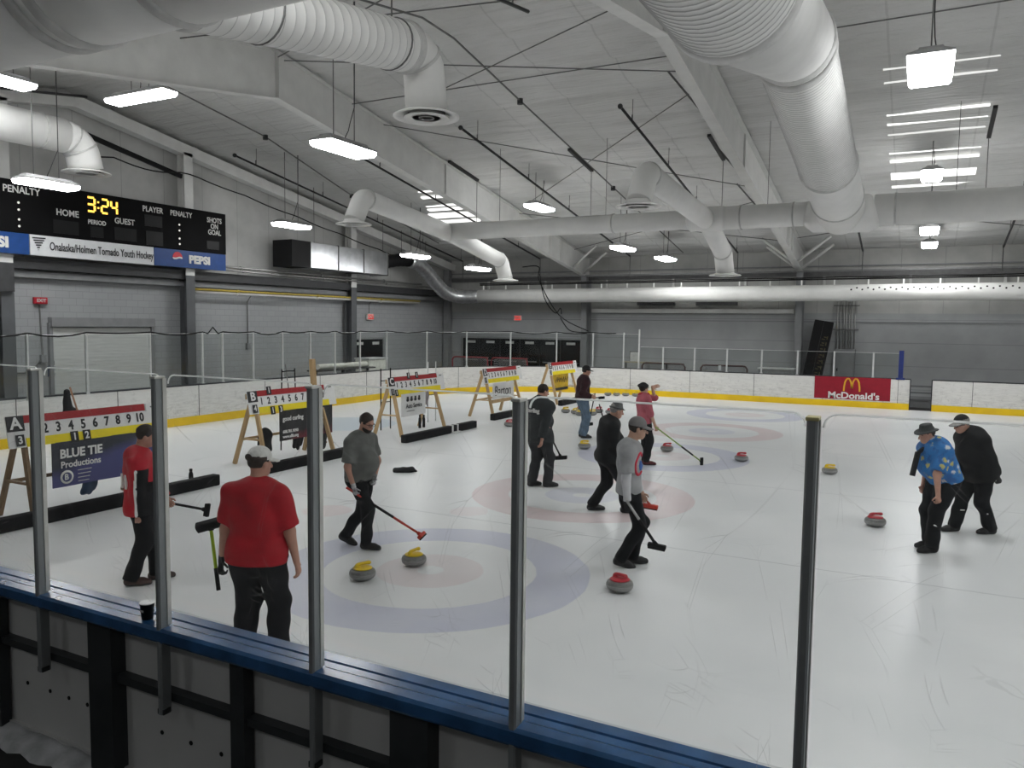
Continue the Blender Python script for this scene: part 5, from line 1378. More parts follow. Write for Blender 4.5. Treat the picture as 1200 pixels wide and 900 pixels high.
# leaning black pad with worn gold lettering
e = thing('wall_pad', 'tall black pad with worn gold lettering leaning beside the grey cabinet', 'pad', (-3.45, YF - .7, 0))
lean = Matrix.Rotation(rad(9), 3, 'Y') @ Matrix.Rotation(rad(-6), 3, 'X'); b = MB(); c0 = V((-3.62, YF - .75, 1.56))
b.rbox(c0, (.72, .22, 3.1), .04, lean); b.build('pad', m_black, e, True)
b = MB(); b.rbox(c0 + lean @ V((.0, -.115, 0)), (.012, .02, 3.0), .004, lean); b.build('piping', m_dark, e, True)
m_gold = mat('worn gold print', (.10, .085, .035), .6)
b = MB(); rg = random.Random(4)
for i in range(9):
    z = -1.05 + i * .24; bs = c0 + lean @ V((.19, -.113, z))
    b.box(bs + lean @ V((-.07 + .06 * rg.random(), 0, .04)), (.1, .01, .035), lean); b.box(bs + lean @ V((.06, 0, .02)), (.035, .01, .13), lean); b.box(bs + lean @ V((-.08, 0, -.05)), (.06 + .08 * rg.random(), .01, .03), lean)
b.build('worn_print', m_gold, e, True)
# bench, bin and white tube behind the end boards
m_cream = mat('cream plastic', (.70, .70, .63), .5)
e = thing('white_tube', 'long white tube lying on a ledge behind the end boards', 'tube', (-19.3, 23, 1.2)); b = MB(); b.cyl((-19.35, 21.9, 1.17), (-19.35, 24.7, 1.17), .10, n=14); b.build('tube', m_cream, e, True)
e = thing('ledge', 'dark ledge carrying a long white tube behind the end boards', 'ledge', (-19.35, 23.3, 0)); b = MB(); b.rbox((-19.35, 23.3, 1.035), (.5, 3.4, .05), .01); b.build('top', m_dark, e, True)
for y in (21.8, 23.3, 24.8): b = MB(); b.bar((-19.35, y, 0), (-19.35, y, 1.02), .08, .08); b.build('leg', m_dark, e, True)
e = thing('white_bin', 'cream box bin with lid in front of the black end doors', 'bin', (-19.9, 25.75, 0)); b = MB(); b.rbox((-19.9, 25.75, .66), (.7, 1.2, 1.3), .04); b.build('body', m_cream, e, True); b = MB(); b.rbox((-19.9, 25.75, 1.34), (.76, 1.28, .07), .03); b.build('lid', m_post_w, e, True)
e = thing('net_cables', 'tangled black net cable hanging from the roof to the far glass', 'cable', (-14, 30.5, 2.5))
for pts in ([(-14.9, 29.5, 5.2), (-14.2, 29.6, 5.2), (-14.15, 29.6, 4.6), (-13.4, 30.0, 3.2), (-12.2, 30.3, 2.55)], [(-14.15, 29.6, 4.9), (-14.0, 29.8, 3.9), (-13.6, 30, 3.3), (-13.4, 30.1, 3.5), (-13.35, 30.1, 3.25)], [(-13.35, 30.0, 3.1), (-13.0, 30.1, 2.6), (-12.5, 30.2, 2.5), (-12.1, 30.3, 2.5)]):
    b = MB(); b.tube(smooth_path(pts, 6), .022, 6); b.build('cable', m_black, e, True)

# ================================================================== red banner on the far boards
m_mred = mat('red banner vinyl', (.30, .006, .022), .45, var=.12, scale=4); m_arch = mat('golden yellow print', (.80, .42, .03), .4); m_white = mat('white print', (.80, .80, .78), .5, var=.05)
e = thing('advert_banner', 'red banner with golden arches on the far boards', 'banner', (-2.06, BF - .02, .27))
b = MB(); b.rbox((-2.06, BF - .008, .665), (2.5, .016, .80), .004); bn = b.build('banner', m_mred, e, True)
RX = RM((1, 0, 0), (0, 0, 1))
text('lettering', "McDonald's", .32, m_white, bn, V((-2.0, BF - .02, .395)) - e.location, RX, .008, .009, 1.12)
b = MB()
for sx in (-1, 1):
    cx = -2.06 + .13 * sx; pts = [(cx - .13, .56), (cx - .125, .70), (cx - .10, .88), (cx - .05, .99), (cx, 1.015), (cx + .05, .99), (cx + .10, .88), (cx + .125, .70), (cx + .13, .56 if sx > 0 else .60)]
    if sx < 0: pts[-1] = (cx + .13, .66)
    else: pts[0] = (cx - .13, .66)
    for i in range(len(pts) - 1):
        b.bar((pts[i][0], BF - .02, pts[i][1]), (pts[i + 1][0], BF - .02, pts[i + 1][1]), .055, .01, (0, 1, 0))
b.build('emblem', m_arch, bn, True)
# ================================================================== curling stones
def granite():
    m, nt, out = new_mat('speckled granite'); co = coords(nt)
    a = noise_(nt, co, 90, 3, .8); s = nt.nodes.new('ShaderNodeSeparateXYZ'); nt.links.new(co, s.inputs[0])
    band = math_(nt, 'LESS_THAN', math_(nt, 'ABSOLUTE', math_(nt, 'SUBTRACT', s.outputs[2], .062)), .022)
    c1 = ramp_(nt, a, [(.35, (.09, .09, .088)), (.65, (.26, .26, .25))]); c2 = ramp_(nt, a, [(.35, (.17, .17, .165)), (.65, (.38, .38, .37))])
    principled(nt, out, mix_(nt, band, c1, c2), ramp_(nt, a, [(.3, .25), (.7, .4)]), 0, .5); return m
m_gran = granite()
m_hy = mat('yellow handle plastic', (.80, .56, .02), .35, var=.06); m_hr = mat('red handle plastic', (.50, .03, .045), .35, var=.06)
def make_stone(hm, label):
    e = thing('curling_stone', label, 'curling stone', (0, 0, 0), 0, 'curling stones on the ice')
    R = .146; prof = [(.001, .004), (.062, .004), (.064, 0), (.072, 0), (.085, .010), (.118, .022), (.138, .042), (R, .062), (.145, .082), (.136, .106), (.116, .121), (.088, .127), (.001, .128)]
    MB().lathe(prof, n=36).build('stone_body', m_gran, e)
    MB().lathe([(.001, .1265), (.104, .1265), (.107, .131), (.101, .137), (.06, .144), (.001, .146)], n=32).build('cap_disc', hm, e)
    b = MB(); pts = smooth_path([(-.060, 0, .130), (-.068, 0, .150), (-.055, 0, .170), (-.015, 0, .180), (.04, 0, .181), (.080, 0, .178)], 4)
    b.tube(pts, [.021 + .004 * sin(i * .35) for i in range(len(pts))], 10); b.ellipsoid((.080, 0, .178), (.022, .021, .019), 10, 6); b.ellipsoid((-.055, 0, .137), (.042, .034, .022), 10, 6)
    b.build('handle', hm, e); return e
sy = make_stone(m_hy, 'x'); sr = make_stone(m_hr, 'x')
STN = [('y', (-5.32, 6.72), 60, 'yellow handled stone at the left of the pair in the nearest house'),
       ('y', (-5.12, 7.42), 80, 'yellow handled stone on the red ring edge of the nearest house, right of the pair'),
       ('r', (-2.71, 7.76), -20, 'red handled stone nearest the camera, below the grey sweatshirt man'),
       ('r', (-.44, 12.18), 20, 'red handled stone left of the blue shirt man'),
       ('r', (-3.2, 16.65), 10, 'red handled stone on the right edge of the third house'),
       ('r', (-4.93, 17.1), 30, 'red handled stone in the middle of the third house behind the green broom'),
       ('y', (-6.67, 16.45), 15, 'yellow handled stone at the left edge of the third house, by the jeans man'),
       ('y', (-1.42, 16.1), 0, 'yellow handled stone half hidden behind the nearest right glass post'),
       ('y', (-9.93, 22.85), 40, 'yellow handled stone at the left end of the row by board E'),
       ('y', (-9.56, 22.75), 70, 'yellow handled stone second from the left in the row by board E'),
       ('y', (-8.96, 22.7), 20, 'yellow handled stone right of the jeans man in the row by board E'),
       ('y', (-9.25, 22.4), 80, 'yellow handled stone hidden behind the jeans of the far man'),
       ('r', (-9.05, 23.5), 10, 'red handled stone behind a yellow one in the row by board E'),
       ('r', (-8.62, 23.35), 60, 'red handled stone at the right end of the row by board E'),
       ('r', (-9.7, 23.5), 0, 'red handled stone at the back of the row left of the jeans man'),
       ('r', (-9.92, 18.95), 30, 'red handled stone by the black bar of board D, left of the glass post'),
       ('y', (-10.95, 29.4), 0, 'yellow handled stone by the far boards, left end of the far line'),
       ('y', (-10.62, 29.5), 50, 'yellow handled stone by the far boards, second of the far line'),
       ('y', (-10.28, 29.62), 20, 'yellow handled stone by the far boards, third of the far line'),
       ('y', (-9.9, 29.72), 70, 'yellow handled stone by the far boards, right end of the far line')]
first = {'y': sy, 'r': sr}
for k, (x, y), a, lb in STN:
    if first.get(k): o = first.pop(k) ; o.location = (x, y, 0); o.rotation_euler = (0, 0, rad(a)); o['label'] = lb
    else: copy_tree(sy if k == 'y' else sr, (x, y, 0), rad(a), None, lb)

# ================================================================== curling score stands
m_wood = mat('bare pine lumber', (.50, .34, .17), .6, var=.2, scale=5, stretch=(1, 1, .15)); m_wood2 = mat('grey brown lumber', (.20, .13, .075), .65, var=.2, scale=5)
m_sred = mat('red score strip', (.36, .012, .016), .45, var=.1); m_syel = mat('yellow score strip', (.86, .70, .01), .45, var=.05); m_swh = mat('white score panel', (.80, .80, .79), .45, var=.03)
m_bar = mat('black carpeted beam', (.006, .006, .007), .8, var=.5, spec=.2, scale=9, bump=.4)
def score_stand(L, X, Y, wood):
    """board face looks along +X; Y is its left end"""
    e = thing('score_stand', f'wooden curling score stand carrying board {L}, ' + {'A': 'nearest, at the left edge', 'B': 'second from the left', 'C': 'third from the left', 'D': 'fourth, left of the dark jacket man', 'E': 'farthest, by the far corner'}[L], 'score stand', (X, Y, 0), 0, 'curling score stands')
    tilt = rad(11)
    def fp(y, h, d=0):    # point on the tilted face: y along, h up the face
        return (.0 - sin(tilt) * h + cos(tilt) * d + .175, y, 1.03 + cos(tilt) * h + sin(tilt) * d)
    Rf = RM((0, 1, 0), (-sin(tilt), 0, cos(tilt)))
    def panel(nm, y0, y1, h0, h1, m_, d, par, t=.012):
        b = MB(); c = fp((y0 + y1) / 2, (h0 + h1) / 2, d); Rb = Matrix((Rf.col[0], Rf.col[1], Rf.col[2])).transposed()
        b.box(c, (y1 - y0, h1 - h0, t), Rb); return b.build(nm, m_, par)
    bd = panel('backboard', .0, 2.50, 0, .44, m_swh, 0, e, .018)
    panel('red_strip', .24, 2.16, .335, .445, m_sred, .014, bd); panel('yellow_strip', .24, 2.26, 0, .125, m_syel, .014, bd)
    panel('letter_card', .0, .235, .23, .445, m_blet, .02, bd); panel('hammer_card', 2.18, 2.46, .32, .445, m_swh, .018, bd)
    text('lettering', L, .23, m_swh, bd, fp(.12, .335, .028), Rf, .004, .006)
    for i in range(10):
        text('number', str(i + 1), .19, m_blet, bd, fp(.34 + i * .19, .230, .012), Rf, .004, .006, .82)
    panel('hammer_mark', 2.26, 2.38, .375, .395, m_blet, .026, bd, .006)
    # legs, cross braces, top rail
    for s_, yb, yt in ((0, .18, .26), (1, 2.15, 2.06)):
        for fx in (1, -1):
            b = MB(); b.bar((.42 * fx - .02, yb, 0), (.02 * fx, yt, 1.36), .085, .045, (0, 1, 0)); b.build('leg', wood, e)
        b = MB(); b.bar((-.28, yb + .02, .52), (.24, yb + .02, .52), .06, .03); b.build('cross_brace', wood, e)
    b = MB(); b.bar((-.02, .1, 1.36), (-.02, 2.4, 1.36), .05, .10); b.build('top_rail', wood, e)
    if L in 'ABD': b = MB(); b.bar((-.26, .2, .50), (-.26, 2.15, .50), .03, .05); b.build('spreader', wood, e)
    return e, fp, Rf
def hang_card(P, fp, Rf, y, h, s, lab, dark=True, w_=.115, hh=.16):
    e = thing('score_card', lab, 'score card', P, 0, 'hung score cards'); c = V(fp(y, h, .03))
    Rb = Rf; b = MB(); b.box(c, (w_, hh, .008), Rb); k = b.build('card', m_blet if dark else m_swh, e)
    text('lettering', s, hh * .92, m_swh if dark else m_blet, k, V(fp(y, h, .036)), Rf, .003, .004, .9)
def banner(P, lab, y0, y1, z0, z1, m_, x=.10):
    e = thing('banner', lab, 'banner', P, 0, 'adverts hung on the score stands')
    b = MB(); n = 10; vs = []
    for i in range(n + 1):
        y = y0 + (y1 - y0) * i / n; dx = .015 * sin(i * 1.3)
        vs += [(x + dx, y, z0), (x + dx, y, z1), (x + dx - .012, y, z1), (x + dx - .012, y, z0)]
    fs = [(4 * i + k, 4 * i + (k + 1) % 4, 4 * i + 4 + (k + 1) % 4, 4 * i + 4 + k) for i in range(n) for k in range(4)] + [(0, 1, 2, 3), (4 * n + 3, 4 * n + 2, 4 * n + 1, 4 * n)]
    b.add(vs, fs); k = b.build('sheet', m_, e); return e, k
def bt(par, s, y, z, size, m_, x=.145, xs=.95, bold=.003, sh=0): return text('lettering', s, size, m_, par, (x, y, z), RM((0, 1, 0), (0, 0, 1)), .004, bold, xs, 'LEFT', sh)
SA = {'A': (-11.15, 6.22, m_wood2), 'B': (-11.45, 10.85, m_wood), 'C': (-11.6, 15.52, m_wood), 'D': (-11.6, 20.2, m_wood), 'E': (-11.6, 24.85, m_wood)}
ST = {k: score_stand(k, *v) for k, v in SA.items()}
def at_(k): return (SA[k][0], SA[k][1], 0)
def cards(k, lst):
    for y, h, s, lab in lst: hang_card(at_(k), ST[k][1], ST[k][2], y, h, s, lab)
cards('A', [(.93, .06, '1', 'black card reading 1 hung below the 4 of board A'), (1.12, .06, '2', 'black card reading 2 hung below the 5 of board A'), (.15, .10, '3', 'large black card reading 3 below the letter of board A')])
cards('B', [(.55, .43, '1', 'black card reading 1 standing above the 2 of board B'), (.58, .03, '1', 'black card reading 1 hung below the 2 of board B'), (.80, .03, '3', 'black card reading 3 hung below the 3 of board B'), (.13, .10, '4', 'black card reading 4 below the letter of board B')])
cards('C', [(.85, .45, '1', 'left black card standing on top of board C'), (1.22, .45, '1', 'right black card standing on top of board C'), (.10, .08, '1', 'black card hung below the letter of board C'), (.25, .05, '1', 'second black card hung below board C, right of the first')])
cards('D', [(.08, .10, '1', 'black card at the left end of board D')]); cards('E', [(.08, .10, '1', 'black card at the left end of board E')])
def two_tone(name, ca, cb, k, off, soft=.35):
    m, nt, out = new_mat(name); co = coords(nt); s = nt.nodes.new('ShaderNodeSeparateXYZ'); nt.links.new(co, s.inputs[0])
    f = math_(nt, 'ADD', math_(nt, 'MULTIPLY', s.outputs[1], k), s.outputs[2]); f = math_(nt, 'ADD', f, math_(nt, 'MULTIPLY', math_(nt, 'SUBTRACT', noise_(nt, co, 1.5, 3), .5), soft))
    principled(nt, out, mix_(nt, ramp_(nt, math_(nt, 'ADD', f, off), [(.42, 0.), (.58, 1.)]), ca, cb), .4); return m
m_bnA = two_tone('dark and violet blue print', (.07, .075, .22), (.03, .035, .05), -.25, .05)
m_bnB = two_tone('black and dark red print', (.14, .012, .022), (.012, .012, .014), .0, .0, 1.1)
e, k = banner(at_('A'), 'dark blue banner with white words hung on board A', .58, 2.42, .38, 1.04, m_bnA, .19)
bt(k, 'BLUE TIE', .68, .86, .18, m_white, .215, .95, .006); bt(k, 'Productions', .69, .70, .135, m_white, .215, .95)
b = MB(); b.lathe([(.001, 0), (.10, 0), (.10, .004), (.001, .004)], (.210, .78, .52), 20, True, Matrix.Rotation(pi / 2, 3, 'Y')); b.build('emblem', m_white, k)
b = MB(); b.lathe([(.001, 0), (.07, 0), (.07, .004), (.001, .004)], (.215, .78, .52), 16, True, Matrix.Rotation(pi / 2, 3, 'Y')); b.build('emblem', m_bnA, k)
bt(k, 'B', .735, .52, .12, m_white, .223)
for i in range(4): bt(k, '------------------'[:14 - i], .95, .60 - i * .055, .05, m_wlet, .212)
e, k = banner(at_('B'), 'black and dark red banner hung on board B', .78, 2.35, .42, 1.03, m_bnB, .18)
bt(k, 'good curling', .84, .86, .13, m_white, .205, .9); bt(k, 'Alli', 1.62, .66, .38, m_white, .205, .85, .0)
bt(k, '608.781.9090', .84, .60, .085, m_white, .205); bt(k, 'www.allfs.org', .84, .50, .085, m_white, .205)
e, k = banner(at_('C'), 'white auto service sheet hung on board C', .55, 1.62, .44, 1.02, m_swh, .12)
bt(k, 'Auto Service', .72, .70, .16, m_blet, .145, .85, .003); bt(k, '-------------', .75, .58, .09, m_blet, .145, .9)
for i in range(4):
    b = MB(); b.ellipsoid((.138, .80 + i * .17, .86), (.006, .06, .045), 10, 6); b.box((.138, .80 + i * .17, .92), (.008, .07, .05)); b.build('emblem', m_blet, k)
e, k = banner(at_('D'), 'white sheet with grey lettering hung on board D', .62, 2.02, .50, 1.0, m_swh, .12)
bt(k, 'Barton', .70, .74, .44, m_blet, .145, .9, -.002)
b = MB(); b.box((.12, 1.33, .44), (.03, 1.5, .10)); b.build('batten', m_wood, k)
m_ybn = mat('orange yellow banner', (.62, .40, .02), .5, var=.15)
e, k = banner(at_('E'), 'orange yellow banner with black print hung on board E', .40, 1.75, .42, 1.04, m_ybn, .12)
b = MB(); rg = random.Random(9)
for i in range(7):
    b.bar((.142, .58 + i * .16, .70 + .05 * rg.random()), (.142, .62 + i * .16 + .07 * rg.random(), .92), .03, .006, (1, 0, 0)); b.bar((.142, .56 + i * .16, .80), (.142, .68 + i * .16, .84 + .05 * rg.random()), .025, .006, (1, 0, 0))
b.box((.142, 1.08, .50), (.006, 1.2, .09)); b.build('black_print', m_blet, k)
# black carpeted beams lying in front of the stands
for k, x, y0, y1, lab in (('A', -10.62, 5.3, 9.45, 'long black carpeted beam lying in front of board A'), ('B', -10.62, 10.3, 13.6, 'long black carpeted beam lying in front of board B'), ('C', -10.62, 14.95, 18.25, 'long black carpeted beam with a white strap in front of board C'), ('D', -10.95, 19.85, 22.4, 'long black carpeted beam lying in front of board D'), ('E', -10.95, 24.7, 27.0, 'long black carpeted beam lying in front of board E')):
    e = thing('beam_bumper', lab, 'beam', (x, (y0 + y1) / 2, 0), 0, 'black beams in front of the score stands')
    b = MB(); b.rbox((x, (y0 + y1) / 2, .095), (.16, y1 - y0, .19), .02); b.build('beam', m_bar, e, True)
    if k == 'C':
        b = MB(); b.box((x, 17.0, .10), (.175, .07, .205)); b.box((x, 17.25, .10), (.175, .06, .205)); b.box((x + .1, 17.12, .02), (.16, .34, .03)); b.build('strap', m_swh, e, True)
    for yy in (y0 + .02, y1 - .02): b = MB(); b.box((x, yy, .095), (.13, .06, .16)); b.build('end_block', m_black, e, True)
# coats hung on stand B, cloths and small gear
def coat(label, loc, w_, h, m_, seed, taper=.75, cat='jacket'):
    F = Field((-w_, -.3, -h - .05), (w_, .3, .1), .018)
    F.cap((-w_ * .3, 0, -.06), (w_ * .3, 0, -.06), .07, .07, 0, (0, 1, 0), .6); F.cap((0, 0, -.1), (0, 0, -h * .85), w_ * .42, w_ * .42 * taper, .05, (0, 1, 0), .35)
    for s_ in (-1, 1): F.cap((s_ * w_ * .38, 0, -.10), (s_ * w_ * .40, .02, -h * .75), .055, .05, .04, (0, 1, 0), .7)
    F.ripple(.012, 18, seed); vs, f_ = F.mesh(); o = mesh_obj('hung_jacket', vs, f_, m_, None); o.location = loc; o.rotation_euler = (0, 0, pi / 2 + .1 * seed); return tag(o, label, cat, 'dark coats hung on the score stands')
m_coat = mat('black nylon cloth', (.006, .0065, .0075), .6, var=.4, scale=7, spec=.3); m_navy = mat('dark blue cloth', (.025, .05, .10), .7, var=.3)
coat('black coat hung at the left of stand B, behind its leg', (-11.5, 11.45, .62), .42, .52, m_coat, 1)
coat('black coat hanging low under the banner of board B', (-11.46, 12.35, .58), .30, .46, m_coat, 2, .35)
coat('black coat hung at the right leg of stand B', (-11.46, 13.15, .66), .34, .58, m_coat, 3)
coat('dark blue cloth hanging under the banner of board A', (-11.1, 7.45, .42), .30, .26, m_navy, 4, .6, 'cloth')
coat('dark coat hung near the right leg of stand A', (-11.15, 8.5, .52), .3, .3, m_coat, 6, .8)
coat('grey towel hung at the right end of board C', (-11.62, 17.45, 1.0), .16, .42, mat('grey towel', (.28, .25, .26), .9), 5, .9, 'towel')
def bottle(label, loc, m_, h=.24):
    e = thing('water_bottle', label, 'bottle', loc, 0, 'dark water bottles'); MB().lathe([(.001, 0), (.036, 0), (.038, .01), (.038, h * .68), (.03, h * .78), (.022, h * .82), (.022, h * .86)], n=16).build('flask', m_, e); MB().lathe([(.026, h * .86), (.027, h * .98), (.018, h), (.001, h)], n=16).build('lid', m_black, e)
bottle('black water bottle standing behind the end of the beam of board A', (-10.9, 9.15, 0), m_coat, .30)
bottle('left one of two dark bottles on the ice under board C', (-11.8, 17.36, 0), m_coat, .36); bottle('right one of two dark bottles on the ice under board C', (-11.8, 17.55, 0), m_coat, .34)
# black gloves on the ice
F = Field((-.3, -.2, -.02), (.3, .2, .2), .012); F.cap((-.18, .02, .035), (-.04, 0, .045), .055, .045, 0); F.cap((-.02, 0, .05), (.12, .03, .055), .05, .06, .03); F.cap((.10, .03, .05), (.22, 0, .03), .045, .02, .03); F.ripple(.008, 30, 2); F.plane((0, 0, .002), (0, 0, -1))
vs, f_ = F.mesh(); o = mesh_obj('dropped_jacket', vs, f_, m_coat, None); o.location = (-8.5, 12.0, 0); o.rotation_euler = (0, 0, YAW); tag(o, 'small crumpled black garment lying on the ice right of the grey tee man', 'jacket')
# wire hoops on top of stands
def wire_hoop(label, loc, h, w_, kind=0):
    e = thing('wire_rack', label, 'rack', loc, 0, 'thin wire racks behind the score stands')
    if kind == 0:
        b = MB(); b.tube(smooth_path([(0, -w_ * .62, 0), (0, -w_ * .5, h * .95), (0, -w_ * .42, h), (0, w_ * .42, h), (0, w_ * .5, h * .95), (0, w_ * .66, 0)], 3), .014, 6); b.build('frame', m_black, e)
        b = MB(); b.cyl((0, -w_ * .55, h * .6), (0, w_ * .58, h * .6), .008, n=6); b.build('crossbar', m_black, e)
    else:
        for s_ in (-1, 1): b = MB(); b.cyl((0, s_ * w_ / 2, 0), (0, s_ * w_ / 2, h), .016, n=6); b.build('upright', m_black if kind == 1 else m_post_w, e)
        for t in (.45, .8): b = MB(); b.cyl((0, -w_ / 2, h * t), (0, w_ / 2, h * t), .012, n=6); b.build('crossbar', m_black, e)
wire_hoop('black wire hoop standing behind board B', (-12.3, 12.97, .0), 1.72, .40)
wire_hoop('black wire rack standing left behind board C', (-12.4, 16.65, 0), 1.62, .42, 1)
wire_hoop('pale wire rack standing right behind board C', (-12.3, 18.7, 0), 1.72, .40, 2)
e = thing('wooden_post', 'tall pale wooden post standing behind board B', 'post', (-12.3, 13.9, 0)); b = MB(); b.bar((-12.3, 13.9, 0), (-12.36, 13.8, 1.96), .10, .10); b.build('post', m_wood, e, True); b = MB(); b.box((-12.3, 13.9, .02), (.3, .3, .04)); b.build('foot', m_wood2, e, True)
b = MB(); b.tube([(-14.6, 9.9, 0), (-15.05, 9.75, 1.45)], .018, 8); tag(b.build('wooden_stick', mat('reddish wooden stick', (.34, .17, .09), .6)), 'thin reddish wooden stick leaning behind board A', 'stick')
F = Field((-.2, -.2, -.3), (.2, .25, .3), .016); F.cap((0, 0, -.22), (0, 0, .2), .10, .07, 0); F.cap((0, .05, -.2), (0, .2, -.24), .08, .05, .05); F.ripple(.01, 18, 3); vs, f_ = F.mesh(); o = mesh_obj('equipment_bag', vs, f_, m_coat, None); o.location = (-16.7, 10.75, 1.0); tag(o, 'black bag hung over the end boards behind board A', 'bag')
b = MB(); b.tube([(-12.5, 13.4, .01), (-12.7, 13.3, 1.85)], .012, 6); tag(b.build('thin_stick', m_rod), 'thin dark stick leaning beside the wooden post', 'stick')
# paper cup on the blue rail
e = thing('paper_cup', 'black paper coffee cup standing on the blue rail', 'cup', (-3.955, 2.99, 1.0716)); MB().lathe([(.001, 0), (.029, 0), (.031, .004), (.040, .094), (.042, .096), (.041, .100), (.038, .099), (.036, .094), (.028, .01), (.001, .009)], n=28).build('cup', m_black, e)
MB().lathe([(.0412, .094), (.0435, .097), (.0412, .100)], n=28).build('rim', m_swh, e); b = MB(); b.box((.0, -.0362, .055), (.026, .003, .012)); b.build('sleeve_mark', m_paper, e)
# ================================================================== people and their brooms
m_blk_trou = mat('black trousers', (.006, .0065, .008), .75, spec=.2, var=.35, scale=8); m_dk_trou = mat('dark grey trousers', (.026, .028, .031), .75, spec=.2, var=.3, scale=8)
m_jeans = mat('washed blue jeans', (.10, .15, .21), .75, var=.3, scale=9); m_blk_jack = mat('black jacket cloth', (.0055, .006, .007), .7, spec=.25, var=.35, scale=8)
m_dk_jack = mat('charcoal jacket cloth', (.024, .028, .030), .7, spec=.25, var=.3, scale=8); m_redtee = mat('red cotton', (.38, .003, .012), .7, var=.15, scale=9)
m_greytee = mat('grey green cotton', (.125, .13, .12), .8, var=.2, scale=10); m_ltgrey = mat('light grey cotton', (.34, .345, .35), .8, var=.12, scale=10)
m_white = m_white; m_wsleeve = mat('white sleeve cloth', (.60, .60, .62), .75, var=.08, scale=12); m_maroon = mat('dark maroon cloth', (.030, .008, .012), .75, var=.4, scale=8)
m_pink = mat('faded red cloth', (.42, .10, .13), .75, var=.15, scale=10); m_hair_b = mat('dark brown hair', (.025, .016, .012), .6, var=.4, scale=40); m_hair_g = mat('grey hair', (.25, .24, .23), .6, var=.3, scale=40)
m_capg = mat('grey cap cloth', (.21, .20, .20), .8, var=.1, scale=14); m_hatdk = mat('dark grey felt', (.05, .055, .055), .8, var=.2, scale=20); m_hatg = mat('grey felt hat', (.10, .105, .105), .8, var=.2, scale=20)
m_mesh = mat('pale mesh cap', (.66, .66, .63), .8, var=.12, scale=40); m_strap = mat('dark brown cap strap', (.05, .035, .03), .7); m_capblk = mat('black cap cloth', (.012, .012, .013), .7)
m_glv = mat('white and black glove', (.75, .75, .76), .6, c2=(.02, .02, .02), scale=18); m_glvb = mat('black glove', (.013, .013, .014), .6)
m_jred = mat('red jersey', (.46, .006, .02), .6, var=.1, scale=9); m_lime = mat('lime green broom shaft', (.42, .62, .02), .35); m_redsh = mat('red broom shaft', (.55, .05, .03), .35)
m_greensh = mat('green broom shaft', (.25, .38, .10), .35); m_silver = mat('grey broom shaft', (.42, .42, .42), .3, .5); m_brown_sh = mat('brown shoe leather', (.05, .025, .02), .5)
def flower_mat():
    m, nt, out = new_mat('blue flowered shirt cloth'); co = coords(nt)
    v = nt.nodes.new('ShaderNodeTexVoronoi'); v.inputs['Scale'].default_value = 9.5; nt.links.new(co, v.inputs['Vector'])
    d = math_(nt, 'ADD', v.outputs['Distance'], math_(nt, 'MULTIPLY', math_(nt, 'SUBTRACT', noise_(nt, co, 38, 2), .5), .55))
    hue = nt.nodes.new('ShaderNodeSeparateColor'); nt.links.new(v.outputs['Color'], hue.inputs[0])
    sel = math_(nt, 'GREATER_THAN', hue.outputs[0], .25)
    fl = mix_(nt, math_(nt, 'GREATER_THAN', hue.outputs[1], .5), (.62, .66, .68), (.55, .50, .16))
    col = mix_(nt, math_(nt, 'MULTIPLY', sel, ramp_(nt, d, [(.24, 1.), (.34, 0.)])), (.022, .17, .46), fl)
    dk = ramp_(nt, noise_(nt, co, 14, 3), [(.5, 0.), (.62, .6)]); col = mix_(nt, dk, col, (.012, .06, .22))
    principled(nt, out, col, .7); return m
m_flower = flower_mat()
def broom(label, loc, a, b_, m_shaft, pad_dir, m_head=None, grip=None, head=(.20, .07, .05), upn=None, two=None):
    """a: top end, b_: head end, in the frame of the person standing at loc"""
    e = thing('curling_broom', label, 'broom', loc, YAW, 'curling brooms')
    a, b_ = V(a), V(b_); d = (b_ - a).normalized()
    MB().cyl(a, a.lerp(b_, .97), .0145, n=10).build('shaft', m_shaft, e)
    if grip: MB().cyl(a.lerp(b_, grip[0]), a.lerp(b_, grip[1]), .0175, n=10).build('grip', grip[2], e)
    if two:
        for t0, t1, mm in two: MB().cyl(a.lerp(b_, t0), a.lerp(b_, t1), .0158, n=10).build('shaft_band', mm, e)
    x = V(pad_dir).normalized(); n = V(upn) if upn else V((0, 0, 1)); n = (n - x * n.dot(x)).normalized(); y = n.cross(x)
    R = Matrix((x, y, n)).transposed(); hm = m_head or m_blk_jack
    o = MB().rbox(b_ - n * .0, head, .014, R).build('head', hm, e)
    MB().rbox(b_ - n * (head[2] * .5 + .006), (head[0] * .94, head[1] * .9, .02), .006, R).build('pad', m_black, o)
    MB().cyl(b_ - d * .06, b_ + d * .0, .022, .03, n=10).build('socket', hm, e); return e

# --- the man in the red jersey
def jersey_pick(S, EL, WR, P, Nk, f, r):
    def pk(c):
        o = np.zeros(len(c), int); c = np.asarray(c)
        for k in 'R':
            for A, B in ((S[k], EL[k]), (EL[k], WR[k])):
                a = np.array(A); d = np.array(B) - a; L2 = d @ d; t = ((c - a) @ d) / L2; rad_ = np.linalg.norm(c - a - t[:, None] * d, axis=1)
                on = (t > (.25 if A is S[k] else -.1)) & (t < 1.15) & (rad_ < .105); side = (c - a - t[:, None] * d) @ np.array(f)
                o[on] = np.where(side[on] > -.005, 1, np.where(side[on] > -.030, 2, 0))
        u = np.array((Nk - P).normalized()); h = (c - np.array(P)) @ u; s_ = (c - np.array(P)) @ np.array(f); w_ = (c - np.array(P)) @ np.array(r)
        o[(o == 0) & (np.abs(s_ + .03 - .0) < .009) & (h < .32) & (w_ > 0)] = 2; o[(o == 0) & (s_ > -.02) & (h < .20) & (w_ > 0)] = 1
        return o
    return pk
L1 = (-7.30, 5.46, 0)
